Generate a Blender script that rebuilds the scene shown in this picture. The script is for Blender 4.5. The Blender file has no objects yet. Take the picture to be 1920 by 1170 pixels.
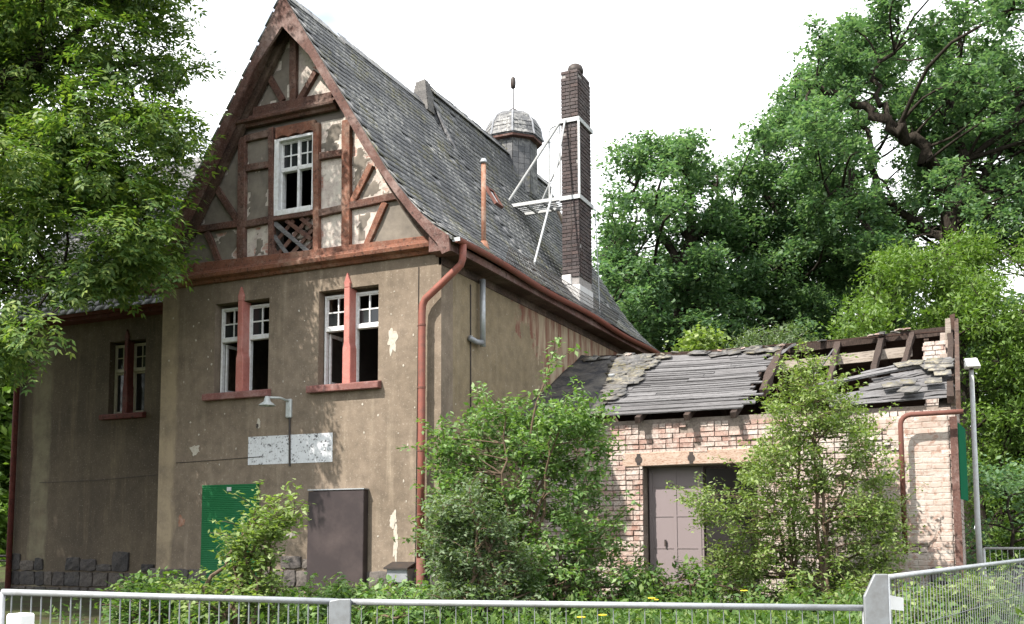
import bpy, math, random
import numpy as np
from mathutils import Vector, Matrix, noise
random.seed(7)
RNG = np.random.default_rng(11)
R = math.radians
scene = bpy.context.scene
COL = scene.collection

# ------------------------------------------------------------------ camera, sky, sun, exposure
F, CX, CY = 1890.0, 960.0, 831.0            # focal length and principal point, photo pixels (1920 x 1170)
YAW, PITCH, ROLL = R(24.5), R(5.1), -0.004
CAM = np.array([0, 0, 1.6])
FH = np.array([-math.sin(YAW), math.cos(YAW), 0.0]); RT = np.array([math.cos(YAW), math.sin(YAW), 0.0])
ZU = np.array([0, 0, 1.0])
FW = math.cos(PITCH) * FH + math.sin(PITCH) * ZU
UP = -math.sin(PITCH) * FH + math.cos(PITCH) * ZU
cr, sr = math.cos(ROLL), math.sin(ROLL)
cam_r = cr * RT + sr * UP
cam_u = -sr * RT + cr * UP
cd = bpy.data.cameras.new("camera"); cam = bpy.data.objects.new("camera", cd); COL.objects.link(cam)
cd.sensor_fit = 'HORIZONTAL'; cd.sensor_width = 36.0; cd.lens = 36.0 * F / 1920.0
cd.shift_y = (CY - 585.0) / 1920.0
cd.clip_start = 0.05; cd.clip_end = 2000.0
m = Matrix.Identity(4)
for i, v in enumerate((cam_r, cam_u, -FW)):
    for j in range(3): m[j][i] = v[j]
for j in range(3): m[j][3] = CAM[j]
cam.matrix_world = m
scene.camera = cam

SUN_AZ, SUN_EL = R(27), R(50)               # azimuth measured from the facade's outward normal (-Y) towards -X
sun_dir = Vector((-math.sin(SUN_AZ) * math.cos(SUN_EL), -math.cos(SUN_AZ) * math.cos(SUN_EL), math.sin(SUN_EL)))
sl = bpy.data.lights.new("sun", 'SUN'); sl.energy = 4.2; sl.angle = R(0.55); sl.color = (1.0, 0.93, 0.84)
sun = bpy.data.objects.new("sun", sl); COL.objects.link(sun)
sun.rotation_euler = (-sun_dir).to_track_quat('-Z', 'Y').to_euler()
sun.location = (-10, -10, 30)

world = bpy.data.worlds.new("World"); scene.world = world; world.use_nodes = True
wt = world.node_tree; wt.nodes.clear()
def wn(t, **k):
    n = wt.nodes.new(t)
    for a, b in k.items(): setattr(n, a, b)
    return n
wo = wn('ShaderNodeOutputWorld'); sky = wn('ShaderNodeTexSky', sky_type='NISHITA', sun_disc=False)
sky.sun_elevation = SUN_EL; sky.sun_rotation = math.atan2(sun_dir.x, sun_dir.y); sky.air_density = 1.0; sky.dust_density = 1.5
b1 = wn('ShaderNodeBackground'); b1.inputs[1].default_value = 0.11
wt.links.new(sky.outputs[0], b1.inputs[0])
b2 = wn('ShaderNodeBackground'); b2.inputs[0].default_value = (0.96, 0.98, 1.0, 1); b2.inputs[1].default_value = 0.98
tc = wn('ShaderNodeTexCoord'); mp = wn('ShaderNodeMapping'); mp.inputs['Location'].default_value = (0.35, 0.1, 0.0); mp.inputs['Scale'].default_value = (1.0, 1.0, 2.2)
nz = wn('ShaderNodeTexNoise'); nz.inputs['Scale'].default_value = 2.1; nz.inputs['Detail'].default_value = 6; nz.inputs['Roughness'].default_value = 0.55
cr2 = wn('ShaderNodeValToRGB'); cr2.color_ramp.elements[0].position = 0.28; cr2.color_ramp.elements[1].position = 0.47
mx = wn('ShaderNodeMixShader')
wt.links.new(tc.outputs['Generated'], mp.inputs[0]); wt.links.new(mp.outputs[0], nz.inputs[0]); wt.links.new(nz.outputs[0], cr2.inputs[0])
wt.links.new(cr2.outputs[0], mx.inputs[0]); wt.links.new(b1.outputs[0], mx.inputs[1]); wt.links.new(b2.outputs[0], mx.inputs[2]); wt.links.new(mx.outputs[0], wo.inputs[0])

vs = scene.view_settings
vs.view_transform = 'Standard'; vs.look = 'None'; vs.gamma = 1.0; vs.use_curve_mapping = False
vs.exposure = 1.24

# ------------------------------------------------------------------ pixel -> place
def ray(px, py):
    a = (px - CX) / F; b = -(py - CY) / F
    return FW + a * cam_r + b * cam_u
def atY(px, py, y): d = ray(px, py); return CAM + d * ((y - CAM[1]) / d[1])
def atX(px, py, x): d = ray(px, py); return CAM + d * ((x - CAM[0]) / d[0])
def atD(px, py, t): d = ray(px, py); return CAM + d * (t / (d @ FH))

# ------------------------------------------------------------------ object helpers
def tag(o, label=None, cat=None, group=None, kind=None):
    if label: o["label"] = label
    if cat: o["category"] = cat
    if group: o["group"] = group
    if kind: o["kind"] = kind
    return o
def attach(o, parent):
    COL.objects.link(o)
    if parent is not None:
        o.parent = parent
        o.matrix_parent_inverse = WORLD[parent.name].inverted()
    return o
WORLD = {}
def reg(o, mw=None):
    WORLD[o.name] = mw if mw is not None else Matrix.Identity(4); return o
def thing(name, loc, label, cat, group=None):
    o = bpy.data.objects.new(name, None); o.empty_display_size = 0.2
    COL.objects.link(o); o.location = loc
    reg(o, Matrix.Translation(Vector(loc)))
    return tag(o, label, cat, group)
def np_mesh(name, V, Q, mat=None, smooth=False):
    """V (n,3); Q (m,k) constant-size faces"""
    me = bpy.data.meshes.new(name)
    V = np.asarray(V, dtype=np.float32); Q = np.asarray(Q, dtype=np.int32)
    k = Q.shape[1]
    me.vertices.add(len(V)); me.vertices.foreach_set('co', V.ravel())
    me.loops.add(Q.size); me.loops.foreach_set('vertex_index', Q.ravel())
    me.polygons.add(len(Q)); me.polygons.foreach_set('loop_start', np.arange(0, Q.size, k, dtype=np.int32))
    me.polygons.foreach_set('loop_total', np.full(len(Q), k, dtype=np.int32))
    if smooth: me.polygons.foreach_set('use_smooth', np.ones(len(Q), dtype=bool))
    me.update(calc_edges=True)
    if mat: me.materials.append(mat)
    return me
def mk(name, me, parent=None, mw=None):
    o = bpy.data.objects.new(name, me)
    attach(o, parent)
    if mw is not None: o.matrix_basis = mw
    reg(o, mw)
    return o
BOXF = [(0,3,2,1),(4,5,6,7),(0,1,5,4),(1,2,6,5),(2,3,7,6),(3,0,4,7)]
class MB:
    def __init__(s): s.v = []; s.f = []
    def add(s, vs, fs):
        b = len(s.v); s.v += [tuple(map(float, p)) for p in vs]; s.f += [tuple(b + i for i in f) for f in fs]; return s
    def box(s, x0, x1, y0, y1, z0, z1):
        return s.add([(x0,y0,z0),(x1,y0,z0),(x1,y1,z0),(x0,y1,z0),(x0,y0,z1),(x1,y0,z1),(x1,y1,z1),(x0,y1,z1)], BOXF)
    def bar(s, a, b, w, h, up=(0,0,1), jit=0.0, seg=1):
        """rectangular bar from a to b; w across (along up x dir), h along up"""
        a = Vector(a); b = Vector(b); d = (b - a).normalized(); u = Vector(up); sd = d.cross(u)
        if sd.length < 1e-4: u = Vector((0,1,0)); sd = d.cross(u)
        sd.normalize(); u = sd.cross(d).normalized()
        base = len(s.v)
        for i in range(seg + 1):
            c = a.lerp(b, i / seg)
            for p, q in ((-1,-1),(1,-1),(1,1),(-1,1)):
                j = Vector((random.uniform(-jit, jit), random.uniform(-jit, jit), random.uniform(-jit, jit))) if jit else Vector()
                s.v.append(tuple(c + sd * (p * w / 2) + u * (q * h / 2) + j))
        for i in range(seg):
            o = base + 4 * i
            for k in range(4): s.f.append((o + k, o + (k + 1) % 4, o + 4 + (k + 1) % 4, o + 4 + k))
        s.f.append((base + 3, base + 2, base + 1, base)); e = base + 4 * seg; s.f.append((e, e + 1, e + 2, e + 3))
        return s
    def tube(s, pts, rad, n=8, cap=True):
        pts = [Vector(p) for p in pts]
        if not hasattr(rad, '__len__'): rad = [rad] * len(pts)
        base = len(s.v); prev = None
        for i, p in enumerate(pts):
            d = (pts[min(i + 1, len(pts) - 1)] - pts[max(i - 1, 0)]).normalized()
            if prev is None:
                u = d.orthogonal().normalized()
            else:
                u = (prev - d * prev.dot(d)).normalized()
            prev = u; w = d.cross(u)
            for k in range(n):
                a = 2 * math.pi * k / n
                s.v.append(tuple(p + (u * math.cos(a) + w * math.sin(a)) * rad[i]))
        for i in range(len(pts) - 1):
            for k in range(n):
                s.f.append((base + i * n + k, base + i * n + (k + 1) % n, base + (i + 1) * n + (k + 1) % n, base + (i + 1) * n + k))
        if cap:
            s.f.append(tuple(base + k for k in range(n))[::-1]); e = base + (len(pts) - 1) * n; s.f.append(tuple(e + k for k in range(n)))
        return s
    def lathe(s, prof, c, n=16):
        """prof: (r,z) list about vertical axis at c"""
        base = len(s.v)
        for r, z in prof:
            for k in range(n):
                a = 2 * math.pi * (k + 0.5) / n; s.v.append((c[0] + r * math.cos(a), c[1] + r * math.sin(a), c[2] + z))
        for i in range(len(prof) - 1):
            for k in range(n):
                s.f.append((base + i * n + k, base + i * n + (k + 1) % n, base + (i + 1) * n + (k + 1) % n, base + (i + 1) * n + k))
        s.f.append(tuple(base + k for k in range(n))[::-1]); e = base + (len(prof) - 1) * n; s.f.append(tuple(e + k for k in range(n)))
        return s
    def prism(s, poly, off):
        """poly: 3D points (planar), off: extrusion vector"""
        n = len(poly); off = Vector(off); base = len(s.v)
        s.v += [tuple(map(float, p)) for p in poly] + [tuple(Vector(p) + off) for p in poly]
        s.f.append(tuple(base + i for i in range(n))[::-1]); s.f.append(tuple(base + n + i for i in range(n)))
        for i in range(n): s.f.append((base + i, base + (i + 1) % n, base + n + (i + 1) % n, base + n + i))
        return s
    def mesh(s, name, mat, smooth=False):
        me = bpy.data.meshes.new(name); me.from_pydata(s.v, [], s.f)
        if mat: me.materials.append(mat)
        if smooth: me.polygons.foreach_set('use_smooth', [True] * len(me.polygons))
        import bmesh
        bm = bmesh.new(); bm.from_mesh(me); bmesh.ops.recalc_face_normals(bm, faces=bm.faces); bm.to_mesh(me); bm.free()
        return me
    def build(s, name, mat, parent=None, smooth=False, bevel=0.0, label=None, **kw):
        o = mk(name, s.mesh(name, mat, smooth), parent)
        if bevel:
            bv = o.modifiers.new("bevel", 'BEVEL'); bv.width = bevel; bv.segments = 1; bv.limit_method = 'ANGLE'
        tag(o, label, **kw)
        return o

# ------------------------------------------------------------------ materials
class NT:
    def __init__(s, name):
        s.m = bpy.data.materials.new(name); s.m.use_nodes = True; s.t = s.m.node_tree; s.t.nodes.clear()
        s.out = s.t.nodes.new('ShaderNodeOutputMaterial')
    def n(s, typ, out=0, ins=None, **props):
        nd = s.t.nodes.new('ShaderNode' + typ)
        for k, v in props.items(): setattr(nd, k, v)
        for k, v in (ins or {}).items(): s.set(nd.inputs[k], v)
        return nd.outputs[out] if out is not None else nd
    def set(s, sock, v):
        if isinstance(v, bpy.types.NodeSocket): s.t.links.new(v, sock)
        else:
            if sock.type == 'RGBA' and len(v) == 3: v = (*v, 1)
            sock.default_value = v
    def pos(s, scale=(1,1,1), loc=(0,0,0)):
        g = s.n('NewGeometry'); return s.n('Mapping', ins={0: g, 'Scale': scale, 'Location': loc})
    def noise(s, vec, scale, detail=4, rough=0.55, out=0, dist=0.0):
        return s.n('TexNoise', out, {'Vector': vec, 'Scale': scale, 'Detail': detail, 'Roughness': rough, 'Distortion': dist})
    def ramp(s, fac, *stops):
        nd = s.t.nodes.new('ShaderNodeValToRGB'); s.set(nd.inputs[0], fac)
        el = nd.color_ramp.elements
        while len(el) < len(stops): el.new(0.5)
        for e, (p, c) in zip(el, stops):
            e.position = p; e.color = (c, c, c, 1) if not hasattr(c, '__len__') else (*c[:3], 1)
        return nd.outputs[0]
    def mix(s, fac, a, b, typ='MIX'):
        nd = s.t.nodes.new('ShaderNodeMix'); nd.data_type = 'RGBA'; nd.blend_type = typ
        s.set(nd.inputs[0], fac); s.set(nd.inputs[6], a); s.set(nd.inputs[7], b); return nd.outputs[2]
    def math(s, op, a, b=0.0, clamp=False):
        nd = s.t.nodes.new('ShaderNodeMath'); nd.operation = op; nd.use_clamp = clamp
        s.set(nd.inputs[0], a); s.set(nd.inputs[1], b); return nd.outputs[0]
    def rnd(s):
        a = s.n('ObjectInfo', 5); b = s.n('NewGeometry', 8)
        return s.math('FRACT', s.math('ADD', a, b))
    def bump(s, h, strength=0.3, dist=0.01, nrm=None):
        i = {'Height': h, 'Strength': strength, 'Distance': dist}
        if nrm is not None: i['Normal'] = nrm
        return s.n('Bump', 0, i)
    def done(s, color, rough=0.85, normal=None, metal=0.0, spec=0.3, trans=None, alpha=None):
        i = {'Base Color': color, 'Roughness': rough, 'Metallic': metal, 'Specular IOR Level': spec}
        if normal is not None: i['Normal'] = normal
        p = s.n('BsdfPrincipled', 0, i)
        s.t.links.new(p, s.out.inputs[0]); return s.m
def sep(nt, axis):
    g = nt.n('NewGeometry'); return nt.n('SeparateXYZ', axis, {0: g})

def stucco(name, c1, c2, c3, peel=None, bands=()):
    t = NT(name); P = t.pos()
    big = t.noise(P, 0.55, 5, 0.6); fine = t.noise(P, 60, 3, 0.7); mid = t.noise(P, 5, 5, 0.65)
    stre = t.noise(t.pos((3.0, 3.0, 0.28)), 1.6, 5, 0.65)
    col = t.mix(t.ramp(big, (0.38, 0.0), (0.62, 1.0)), c1, c2)
    col = t.mix(t.ramp(stre, (0.52, 0.0), (0.72, 0.75)), col, c3)
    col = t.mix(t.ramp(mid, (0.35, 0.35), (0.65, 0.0)), col, (0.05, 0.042, 0.034))
    col = t.mix(t.ramp(fine, (0.3, 0.25), (0.7, 0.0)), col, (0.08, 0.065, 0.05))
    sp = t.noise(P, 24, 3, 0.6)
    col = t.mix(t.ramp(sp, (0.58, 0.0), (0.70, 0.35)), col, (0.40, 0.35, 0.29))
    for x0, x1, cb in bands:        # washed-clean strips beside the corners, ragged edges
        xx = t.math('ADD', sep(t, 0), t.math('MULTIPLY', t.math('SUBTRACT', t.noise(t.pos((2, 2, 0.5)), 2.5, 4, 0.6), 0.5), 0.35))
        mm = t.math('MULTIPLY', t.ramp(t.math('SUBTRACT', xx, x0 - 0.5), (0.48, 0.0), (0.56, 1.0)), t.ramp(t.math('SUBTRACT', xx, x1 - 0.5), (0.46, 1.0), (0.58, 0.0)))
        col = t.mix(t.math('MULTIPLY', mm, t.ramp(t.noise(P, 2.0, 5, 0.7), (0.35, 0.15), (0.6, 0.7))), col, cb)
    # chips: small pale knocks showing lime plaster
    vo = t.n('TexVoronoi', 0, {'Vector': t.mix(0.12, P, t.noise(P, 9, 2, 0.6, out=1)), 'Scale': 5.5, 'Randomness': 1.0})
    vc = t.n('TexVoronoi', 1, {'Vector': t.mix(0.12, P, t.noise(P, 9, 2, 0.6, out=1)), 'Scale': 5.5, 'Randomness': 1.0})
    keep = t.ramp(vc, (0.60, 0.0), (0.62, 1.0))
    chip = t.math('MULTIPLY', t.ramp(vo, (0.045, 1.0), (0.075, 0.0)), keep)
    col = t.mix(chip, col, (0.50, 0.46, 0.40))
    h = t.math('ADD', t.math('MULTIPLY', fine, 0.6), mid)
    if peel:
        ax = sep(t, 1); az = sep(t, 2)
        ma = t.math('ADD', t.math('MULTIPLY', t.math('SUBTRACT', ax, peel[0]), 0.55), t.math('MULTIPLY', t.math('SUBTRACT', az, peel[1]), 0.55))
        ma = t.math('ADD', ma, t.math('MULTIPLY', t.noise(P, 1.7, 6, 0.6), 3.0))
        mk_ = t.ramp(ma, (0.52, 0.0), (0.535, 1.0))
        und = t.mix(t.ramp(t.noise(t.pos((4, 4, 0.8)), 1.3, 5, 0.6), (0.4, 0.0), (0.6, 1.0)), (0.33, 0.27, 0.19), (0.17, 0.085, 0.06))
        col = t.mix(mk_, col, und)
        h = t.math('SUBTRACT', h, t.math('MULTIPLY', mk_, 2.0))
    nb = t.bump(h, 0.55, 0.012)
    return t.done(col, 0.92, nb, spec=0.15)

M = {}
M['stucco'] = stucco('stucco', (0.18, 0.143, 0.108), (0.25, 0.20, 0.155), (0.32, 0.262, 0.20), bands=((-14.3, -13.7, (0.36, 0.29, 0.195)),))
M['stucco_side'] = stucco('stucco_side', (0.215, 0.17, 0.105), (0.28, 0.222, 0.145), (0.30, 0.245, 0.17), peel=(19.6, 6.1))
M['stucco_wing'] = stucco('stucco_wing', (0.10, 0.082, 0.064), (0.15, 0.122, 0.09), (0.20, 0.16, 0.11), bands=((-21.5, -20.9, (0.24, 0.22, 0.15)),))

def timber(name, a, b, grey, bare=0.5, rot=0.85):
    t = NT(name); P = t.pos(); r = t.rnd()
    g = t.noise(P, 3.2, 6, 0.7); f = t.noise(P, 38, 4, 0.7)
    col = t.mix(t.ramp(g, (0.35, 0.0), (0.65, 1.0)), a, b)
    col = t.mix(t.math('MULTIPLY', t.ramp(f, (0.5, 0.0), (0.66, 1.0)), bare), col, grey)
    col = t.mix(t.math('MULTIPLY', r, 0.4), col, (0.06, 0.028, 0.02))
    col = t.mix(t.ramp(t.noise(P, 1.3, 6, 0.75), (0.50, 0.0), (0.68, 0.65)), col, grey)          # bleached stretches
    col = t.mix(t.ramp(t.noise(P, 13, 5, 0.75), (0.33, rot), (0.47, 0.0)), col, (0.022, 0.014, 0.012))   # rot and checks
    return t.done(col, 0.8, t.bump(t.math('ADD', f, t.math('MULTIPLY', g, 2)), 0.5, 0.008), spec=0.25)
M['timber'] = timber('red_timber', (0.13, 0.06, 0.043), (0.058, 0.031, 0.026), (0.24, 0.18, 0.15))
M['timber_orange'] = timber('orange_timber', (0.25, 0.10, 0.06), (0.13, 0.055, 0.038), (0.30, 0.22, 0.17), 0.45)
M['barge'] = timber('barge_paint', (0.145, 0.075, 0.062), (0.085, 0.044, 0.038), (0.30, 0.23, 0.21), 0.35)
M['dark_timber'] = timber('dark_timber', (0.075, 0.045, 0.032), (0.032, 0.022, 0.018), (0.18, 0.14, 0.11), 0.45)
M['sandstone'] = timber('red_sandstone', (0.46, 0.17, 0.14), (0.40, 0.145, 0.125), (0.50, 0.29, 0.26), 0.3, 0.2)
M['sill'] = timber('sill_stone', (0.26, 0.11, 0.095), (0.2, 0.085, 0.08), (0.36, 0.26, 0.25), 0.4, 0.3)
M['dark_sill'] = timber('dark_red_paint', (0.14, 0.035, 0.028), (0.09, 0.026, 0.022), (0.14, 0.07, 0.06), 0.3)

def weathered(name, a, b, dark, sc=(0.5, 6, 6)):
    t = NT(name); r = t.rnd()
    off = t.n('CombineXYZ', 0, {0: t.math('MULTIPLY', r, 40.0)})
    v = t.n('VectorMath', 0, {0: t.pos(sc), 1: off}, operation='ADD')
    g = t.noise(v, 3.0, 6, 0.75); f = t.noise(v, 14, 4, 0.7)
    col = t.mix(t.ramp(g, (0.3, 0.0), (0.7, 1.0)), a, b)
    col = t.mix(t.ramp(f, (0.36, 0.9), (0.5, 0.0)), col, dark)
    col = t.mix(t.math('MULTIPLY', r, 0.5), col, dark)
    return t.done(col, 0.85, t.bump(t.math('ADD', g, f), 0.6, 0.01), spec=0.2)
M['plank'] = weathered('grey_plank', (0.12, 0.118, 0.122), (0.235, 0.232, 0.238), (0.035, 0.033, 0.034))
M['plank_dark'] = weathered('dark_plank', (0.07, 0.04, 0.03), (0.045, 0.028, 0.022), (0.014, 0.011, 0.01))
M['rafter'] = weathered('burnt_rafter', (0.10, 0.07, 0.056), (0.04, 0.028, 0.024), (0.012, 0.01, 0.009), (6, 6, 0.8))
M['purlin'] = weathered('pale_beam', (0.36, 0.32, 0.28), (0.28, 0.24, 0.2), (0.12, 0.1, 0.085))
M['lintel'] = weathered('rusty_lintel', (0.36, 0.26, 0.20), (0.45, 0.38, 0.32), (0.22, 0.11, 0.07), (1.5, 3, 5))

def slate(name, a, b, lich, moss):
    t = NT(name); r = t.rnd(); P = t.pos()
    col = t.mix(r, a, b)
    col = t.mix(t.ramp(t.noise(P, 30, 3, 0.7), (0.4, 0.5), (0.65, 0.0)), col, (0.02, 0.021, 0.026))
    pat = t.math('MULTIPLY', t.ramp(t.noise(P, 0.75, 5, 0.65), (0.46, 0.0), (0.60, 1.0)), t.ramp(t.noise(P, 11, 4, 0.7), (0.46, 0.0), (0.56, 1.0)))
    col = t.mix(pat, col, lich)
    low = t.ramp(sep(t, 2), (0.0, 0.0), (1.0, 1.0))
    ms = t.math('MULTIPLY', t.ramp(t.noise(P, 1.1, 5, 0.7), (0.52, 0.0), (0.62, 0.8)), t.ramp(t.noise(P, 16, 3, 0.6), (0.45, 0.0), (0.55, 1.0)))
    col = t.mix(ms, col, moss)
    return t.done(col, 0.62, t.bump(t.noise(P, 45, 3, 0.7), 0.35, 0.006), spec=0.4)
M['slate'] = slate('roof_slate', (0.085, 0.09, 0.098), (0.15, 0.153, 0.158), (0.30, 0.30, 0.29), (0.15, 0.14, 0.06))
M['slate_old'] = slate('old_slate', (0.095, 0.092, 0.09), (0.165, 0.158, 0.15), (0.24, 0.22, 0.17), (0.15, 0.13, 0.06))
M['slate_wing'] = slate('wing_slate', (0.06, 0.063, 0.07), (0.1, 0.104, 0.11), (0.26, 0.26, 0.26), (0.10, 0.1, 0.05))
M['tar'] = (lambda t: t.done(t.mix(t.ramp(t.noise(t.pos(), 2.2, 6, 0.7), (0.4, 0.0), (0.65, 1.0)), (0.022, 0.022, 0.026), (0.12, 0.11, 0.095)), 0.8, t.bump(t.noise(t.pos(), 9, 5, 0.7), 0.7, 0.03), spec=0.3))(NT('tar_paper'))

def brick(name, cols, wash, wk=0.4, rough=0.9):
    t = NT(name); r = t.rnd(); P = t.pos()
    col = t.ramp(r, *[(i / (len(cols) - 1), c) for i, c in enumerate(cols)])
    col = t.mix(t.ramp(t.noise(P, 3.5, 6, 0.65), (0.44, 0.0), (0.6, wk)), col, wash)
    col = t.mix(t.ramp(t.noise(P, 24, 3, 0.7), (0.35, 0.5), (0.55, 0.0)), col, tuple(0.35 * c for c in cols[0]))
    return t.done(col, rough, t.bump(t.noise(P, 30, 4, 0.7), 0.6, 0.01), spec=0.2)
M['brick'] = brick('pale_brick', [(0.27, 0.16, 0.13), (0.38, 0.26, 0.22), (0.45, 0.34, 0.30), (0.33, 0.21, 0.175), (0.48, 0.40, 0.36), (0.40, 0.29, 0.25)], (0.50, 0.45, 0.41), 0.8)
M['brick_wash'] = brick('limewashed_brick', [(0.36, 0.25, 0.21), (0.45, 0.375, 0.34), (0.50, 0.44, 0.405), (0.42, 0.32, 0.285)], (0.54, 0.495, 0.46), 1.0)
M['mortar'] = brick('mortar', [(0.20, 0.165, 0.14), (0.23, 0.19, 0.165)], (0.33, 0.28, 0.25), 0.6)
M['brick_chim'] = brick('brown_brick', [(0.055, 0.042, 0.042), (0.075, 0.054, 0.052), (0.046, 0.038, 0.04), (0.09, 0.064, 0.06)], (0.13, 0.12, 0.12), 0.35, 0.7)
M['mortar_chim'] = brick('pale_mortar', [(0.30, 0.285, 0.28), (0.34, 0.32, 0.31)], (0.22, 0.2, 0.19), 0.6)
M['basalt'] = brick('dark_stone', [(0.05, 0.048, 0.05), (0.085, 0.08, 0.08), (0.12, 0.105, 0.095), (0.065, 0.06, 0.062)], (0.17, 0.15, 0.13), 0.3)

def plain(name, c, rough=0.6, metal=0.0, var=0.3, sc=6.0, dirt=(0.05, 0.045, 0.04), spec=0.4, bump=0.15):
    t = NT(name); P = t.pos()
    n1 = t.noise(P, sc, 6, 0.65)
    col = t.mix(t.ramp(n1, (0.45, 0.0), (0.75, var)), c, dirt)
    return t.done(col, rough, t.bump(t.noise(P, sc * 5, 3, 0.6), bump, 0.006), metal=metal, spec=spec)
M['white_paint'] = plain('white_paint', (0.62, 0.63, 0.64), 0.55, var=0.55, sc=14, dirt=(0.3, 0.27, 0.23))
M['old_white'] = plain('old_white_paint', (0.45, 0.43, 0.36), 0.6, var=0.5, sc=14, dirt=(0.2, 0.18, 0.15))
M['gutter'] = plain('red_gutter_paint', (0.22, 0.07, 0.05), 0.6, var=0.85, sc=9, dirt=(0.11, 0.055, 0.045))
M['galv'] = plain('galvanised_steel', (0.38, 0.40, 0.42), 0.45, 0.5, 0.6, 11, (0.2, 0.19, 0.18))
M['fence_wire'] = plain('fence_wire', (0.22, 0.235, 0.25), 0.55, 0.3, 0.6, 11, (0.12, 0.115, 0.11))
M['white_steel'] = plain('pale_steel_paint', (0.42, 0.44, 0.45), 0.5, 0.1, 0.45, 12, (0.25, 0.2, 0.16))
M['rust'] = plain('rusty_pipe', (0.22, 0.10, 0.06), 0.85, 0.0, 0.9, 7, (0.42, 0.33, 0.27))
M['rust_dark'] = plain('dark_rust', (0.15, 0.06, 0.045), 0.8, 0.0, 0.6, 7, (0.06, 0.03, 0.025))
M['iron'] = plain('dark_iron', (0.04, 0.035, 0.033), 0.6, 0.3, 0.5, 9, (0.1, 0.06, 0.04))
M['grey_render'] = plain('pale_render', (0.50, 0.50, 0.50), 0.8, var=0.5, sc=5, dirt=(0.3, 0.28, 0.26))
M['lead'] = plain('lead_sheet', (0.27, 0.28, 0.3), 0.5, 0.3, 0.5, 6, (0.12, 0.12, 0.13))
M['brown_board'] = plain('brown_board', (0.036, 0.028, 0.029), 0.5, spec=0.25, var=0.4, sc=1.6, dirt=(0.11, 0.085, 0.08), bump=0.05)
M['lilac_door'] = plain('lilac_grey_door', (0.21, 0.175, 0.18), 0.5, var=0.4, sc=2.2, dirt=(0.2, 0.165, 0.165), bump=0.05)
M['dark_door'] = plain('dark_grey_door', (0.055, 0.05, 0.05), 0.5, var=0.4, sc=2.2, dirt=(0.03, 0.03, 0.03))
M['green_sheet'] = plain('green_sheet', (0.010, 0.105, 0.036), 0.55, spec=0.15, var=0.35, sc=2.5, dirt=(0.03, 0.13, 0.07), bump=0.05)
M['green_matte'] = plain('green_matte', (0.008, 0.105, 0.05), 0.95, var=0.3, sc=3, dirt=(0.02, 0.12, 0.07), spec=0.02)
M['sign_white'] = plain('sign_white', (0.85, 0.85, 0.85), 0.5, var=0.15, sc=9, dirt=(0.5, 0.5, 0.48))
M['enamel'] = plain('grey_enamel', (0.42, 0.45, 0.45), 0.35, 0.1, 0.5, 20, (0.2, 0.18, 0.16))
M['interior'] = plain('dark_interior', (0.045, 0.038, 0.035), 0.95, var=0.4, sc=2)
M['interior_wall'] = plain('inner_plaster', (0.16, 0.14, 0.125), 0.95, var=0.5, sc=2)
M['concrete'] = plain('concrete', (0.25, 0.24, 0.22), 0.9, var=0.5, sc=6, dirt=(0.12, 0.11, 0.1))
M['bark'] = (lambda t: t.done(t.mix(t.ramp(t.noise(t.pos((5, 5, 1.2)), 4, 6, 0.7), (0.35, 0.0), (0.65, 1.0)), (0.016, 0.013, 0.011), (0.05, 0.042, 0.034)), 0.95, t.bump(t.noise(t.pos((6, 6, 1.2)), 6, 5, 0.7), 0.8, 0.03), spec=0.1))(NT('bark'))
M['twig'] = plain('twig', (0.11, 0.075, 0.05), 0.9, var=0.4, sc=9)
M['white_patch'] = plain('white_wash_patch', (0.43, 0.40, 0.345), 0.95, var=0.8, sc=16, dirt=(0.24, 0.2, 0.155))

t = NT('painted_sign'); P = t.pos()
fl = t.noise(P, 26, 5, 0.75); row = t.noise(t.pos((2.2, 1, 5)), 2.6, 3, 0.6)
mask = t.math('MULTIPLY', t.ramp(fl, (0.53, 0.0), (0.57, 1.0)), t.ramp(row, (0.46, 0.0), (0.56, 1.0)))
col = t.mix(t.ramp(t.noise(t.pos((9, 1, 1.5)), 5, 5, 0.7), (0.4, 0.0), (0.7, 0.5)), (0.58, 0.60, 0.63), (0.37, 0.37, 0.37))
M['painted_sign'] = t.done(t.mix(mask, col, (0.05, 0.05, 0.055)), 0.7, t.bump(fl, 0.4, 0.006))

t = NT('gable_infill')          # plaster layers chosen by the vertex attribute "layer" (0 brick, 1 lime coat, 2 grey coat)
P = t.pos(); ly = t.n('Attribute', 2, attribute_name='layer')
bt = t.n('TexBrick', 0, {'Vector': t.n('CombineXYZ', 0, {0: sep(t, 0), 1: sep(t, 2)}), 'Color1': (0.33, 0.16, 0.13, 1), 'Color2': (0.40, 0.22, 0.18, 1), 'Mortar': (0.42, 0.36, 0.31, 1), 'Scale': 1.0, 'Mortar Size': 0.008, 'Brick Width': 0.22, 'Row Height': 0.075})
bt = t.mix(t.ramp(t.noise(P, 6, 5, 0.7), (0.4, 0.0), (0.6, 0.7)), bt, (0.46, 0.36, 0.31))
lime = t.mix(t.ramp(t.noise(P, 5, 6, 0.7), (0.4, 0.0), (0.62, 1.0)), (0.53, 0.49, 0.435), (0.42, 0.36, 0.33))
lime = t.mix(t.ramp(t.noise(P, 9, 5, 0.75), (0.52, 0.0), (0.64, 0.6)), lime, (0.24, 0.205, 0.18))
gr = t.mix(t.ramp(t.noise(P, 3, 6, 0.7), (0.35, 0.0), (0.65, 1.0)), (0.135, 0.12, 0.105), (0.21, 0.185, 0.155))
col = t.mix(t.ramp(ly, (0.24, 0.0), (0.26, 1.0)), bt, lime)
col = t.mix(t.ramp(ly, (0.74, 0.0), (0.76, 1.0)), col, gr)
M['infill'] = t.done(col, 0.95, t.bump(t.noise(P, 50, 4, 0.7), 0.4, 0.008), spec=0.1)

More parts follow.
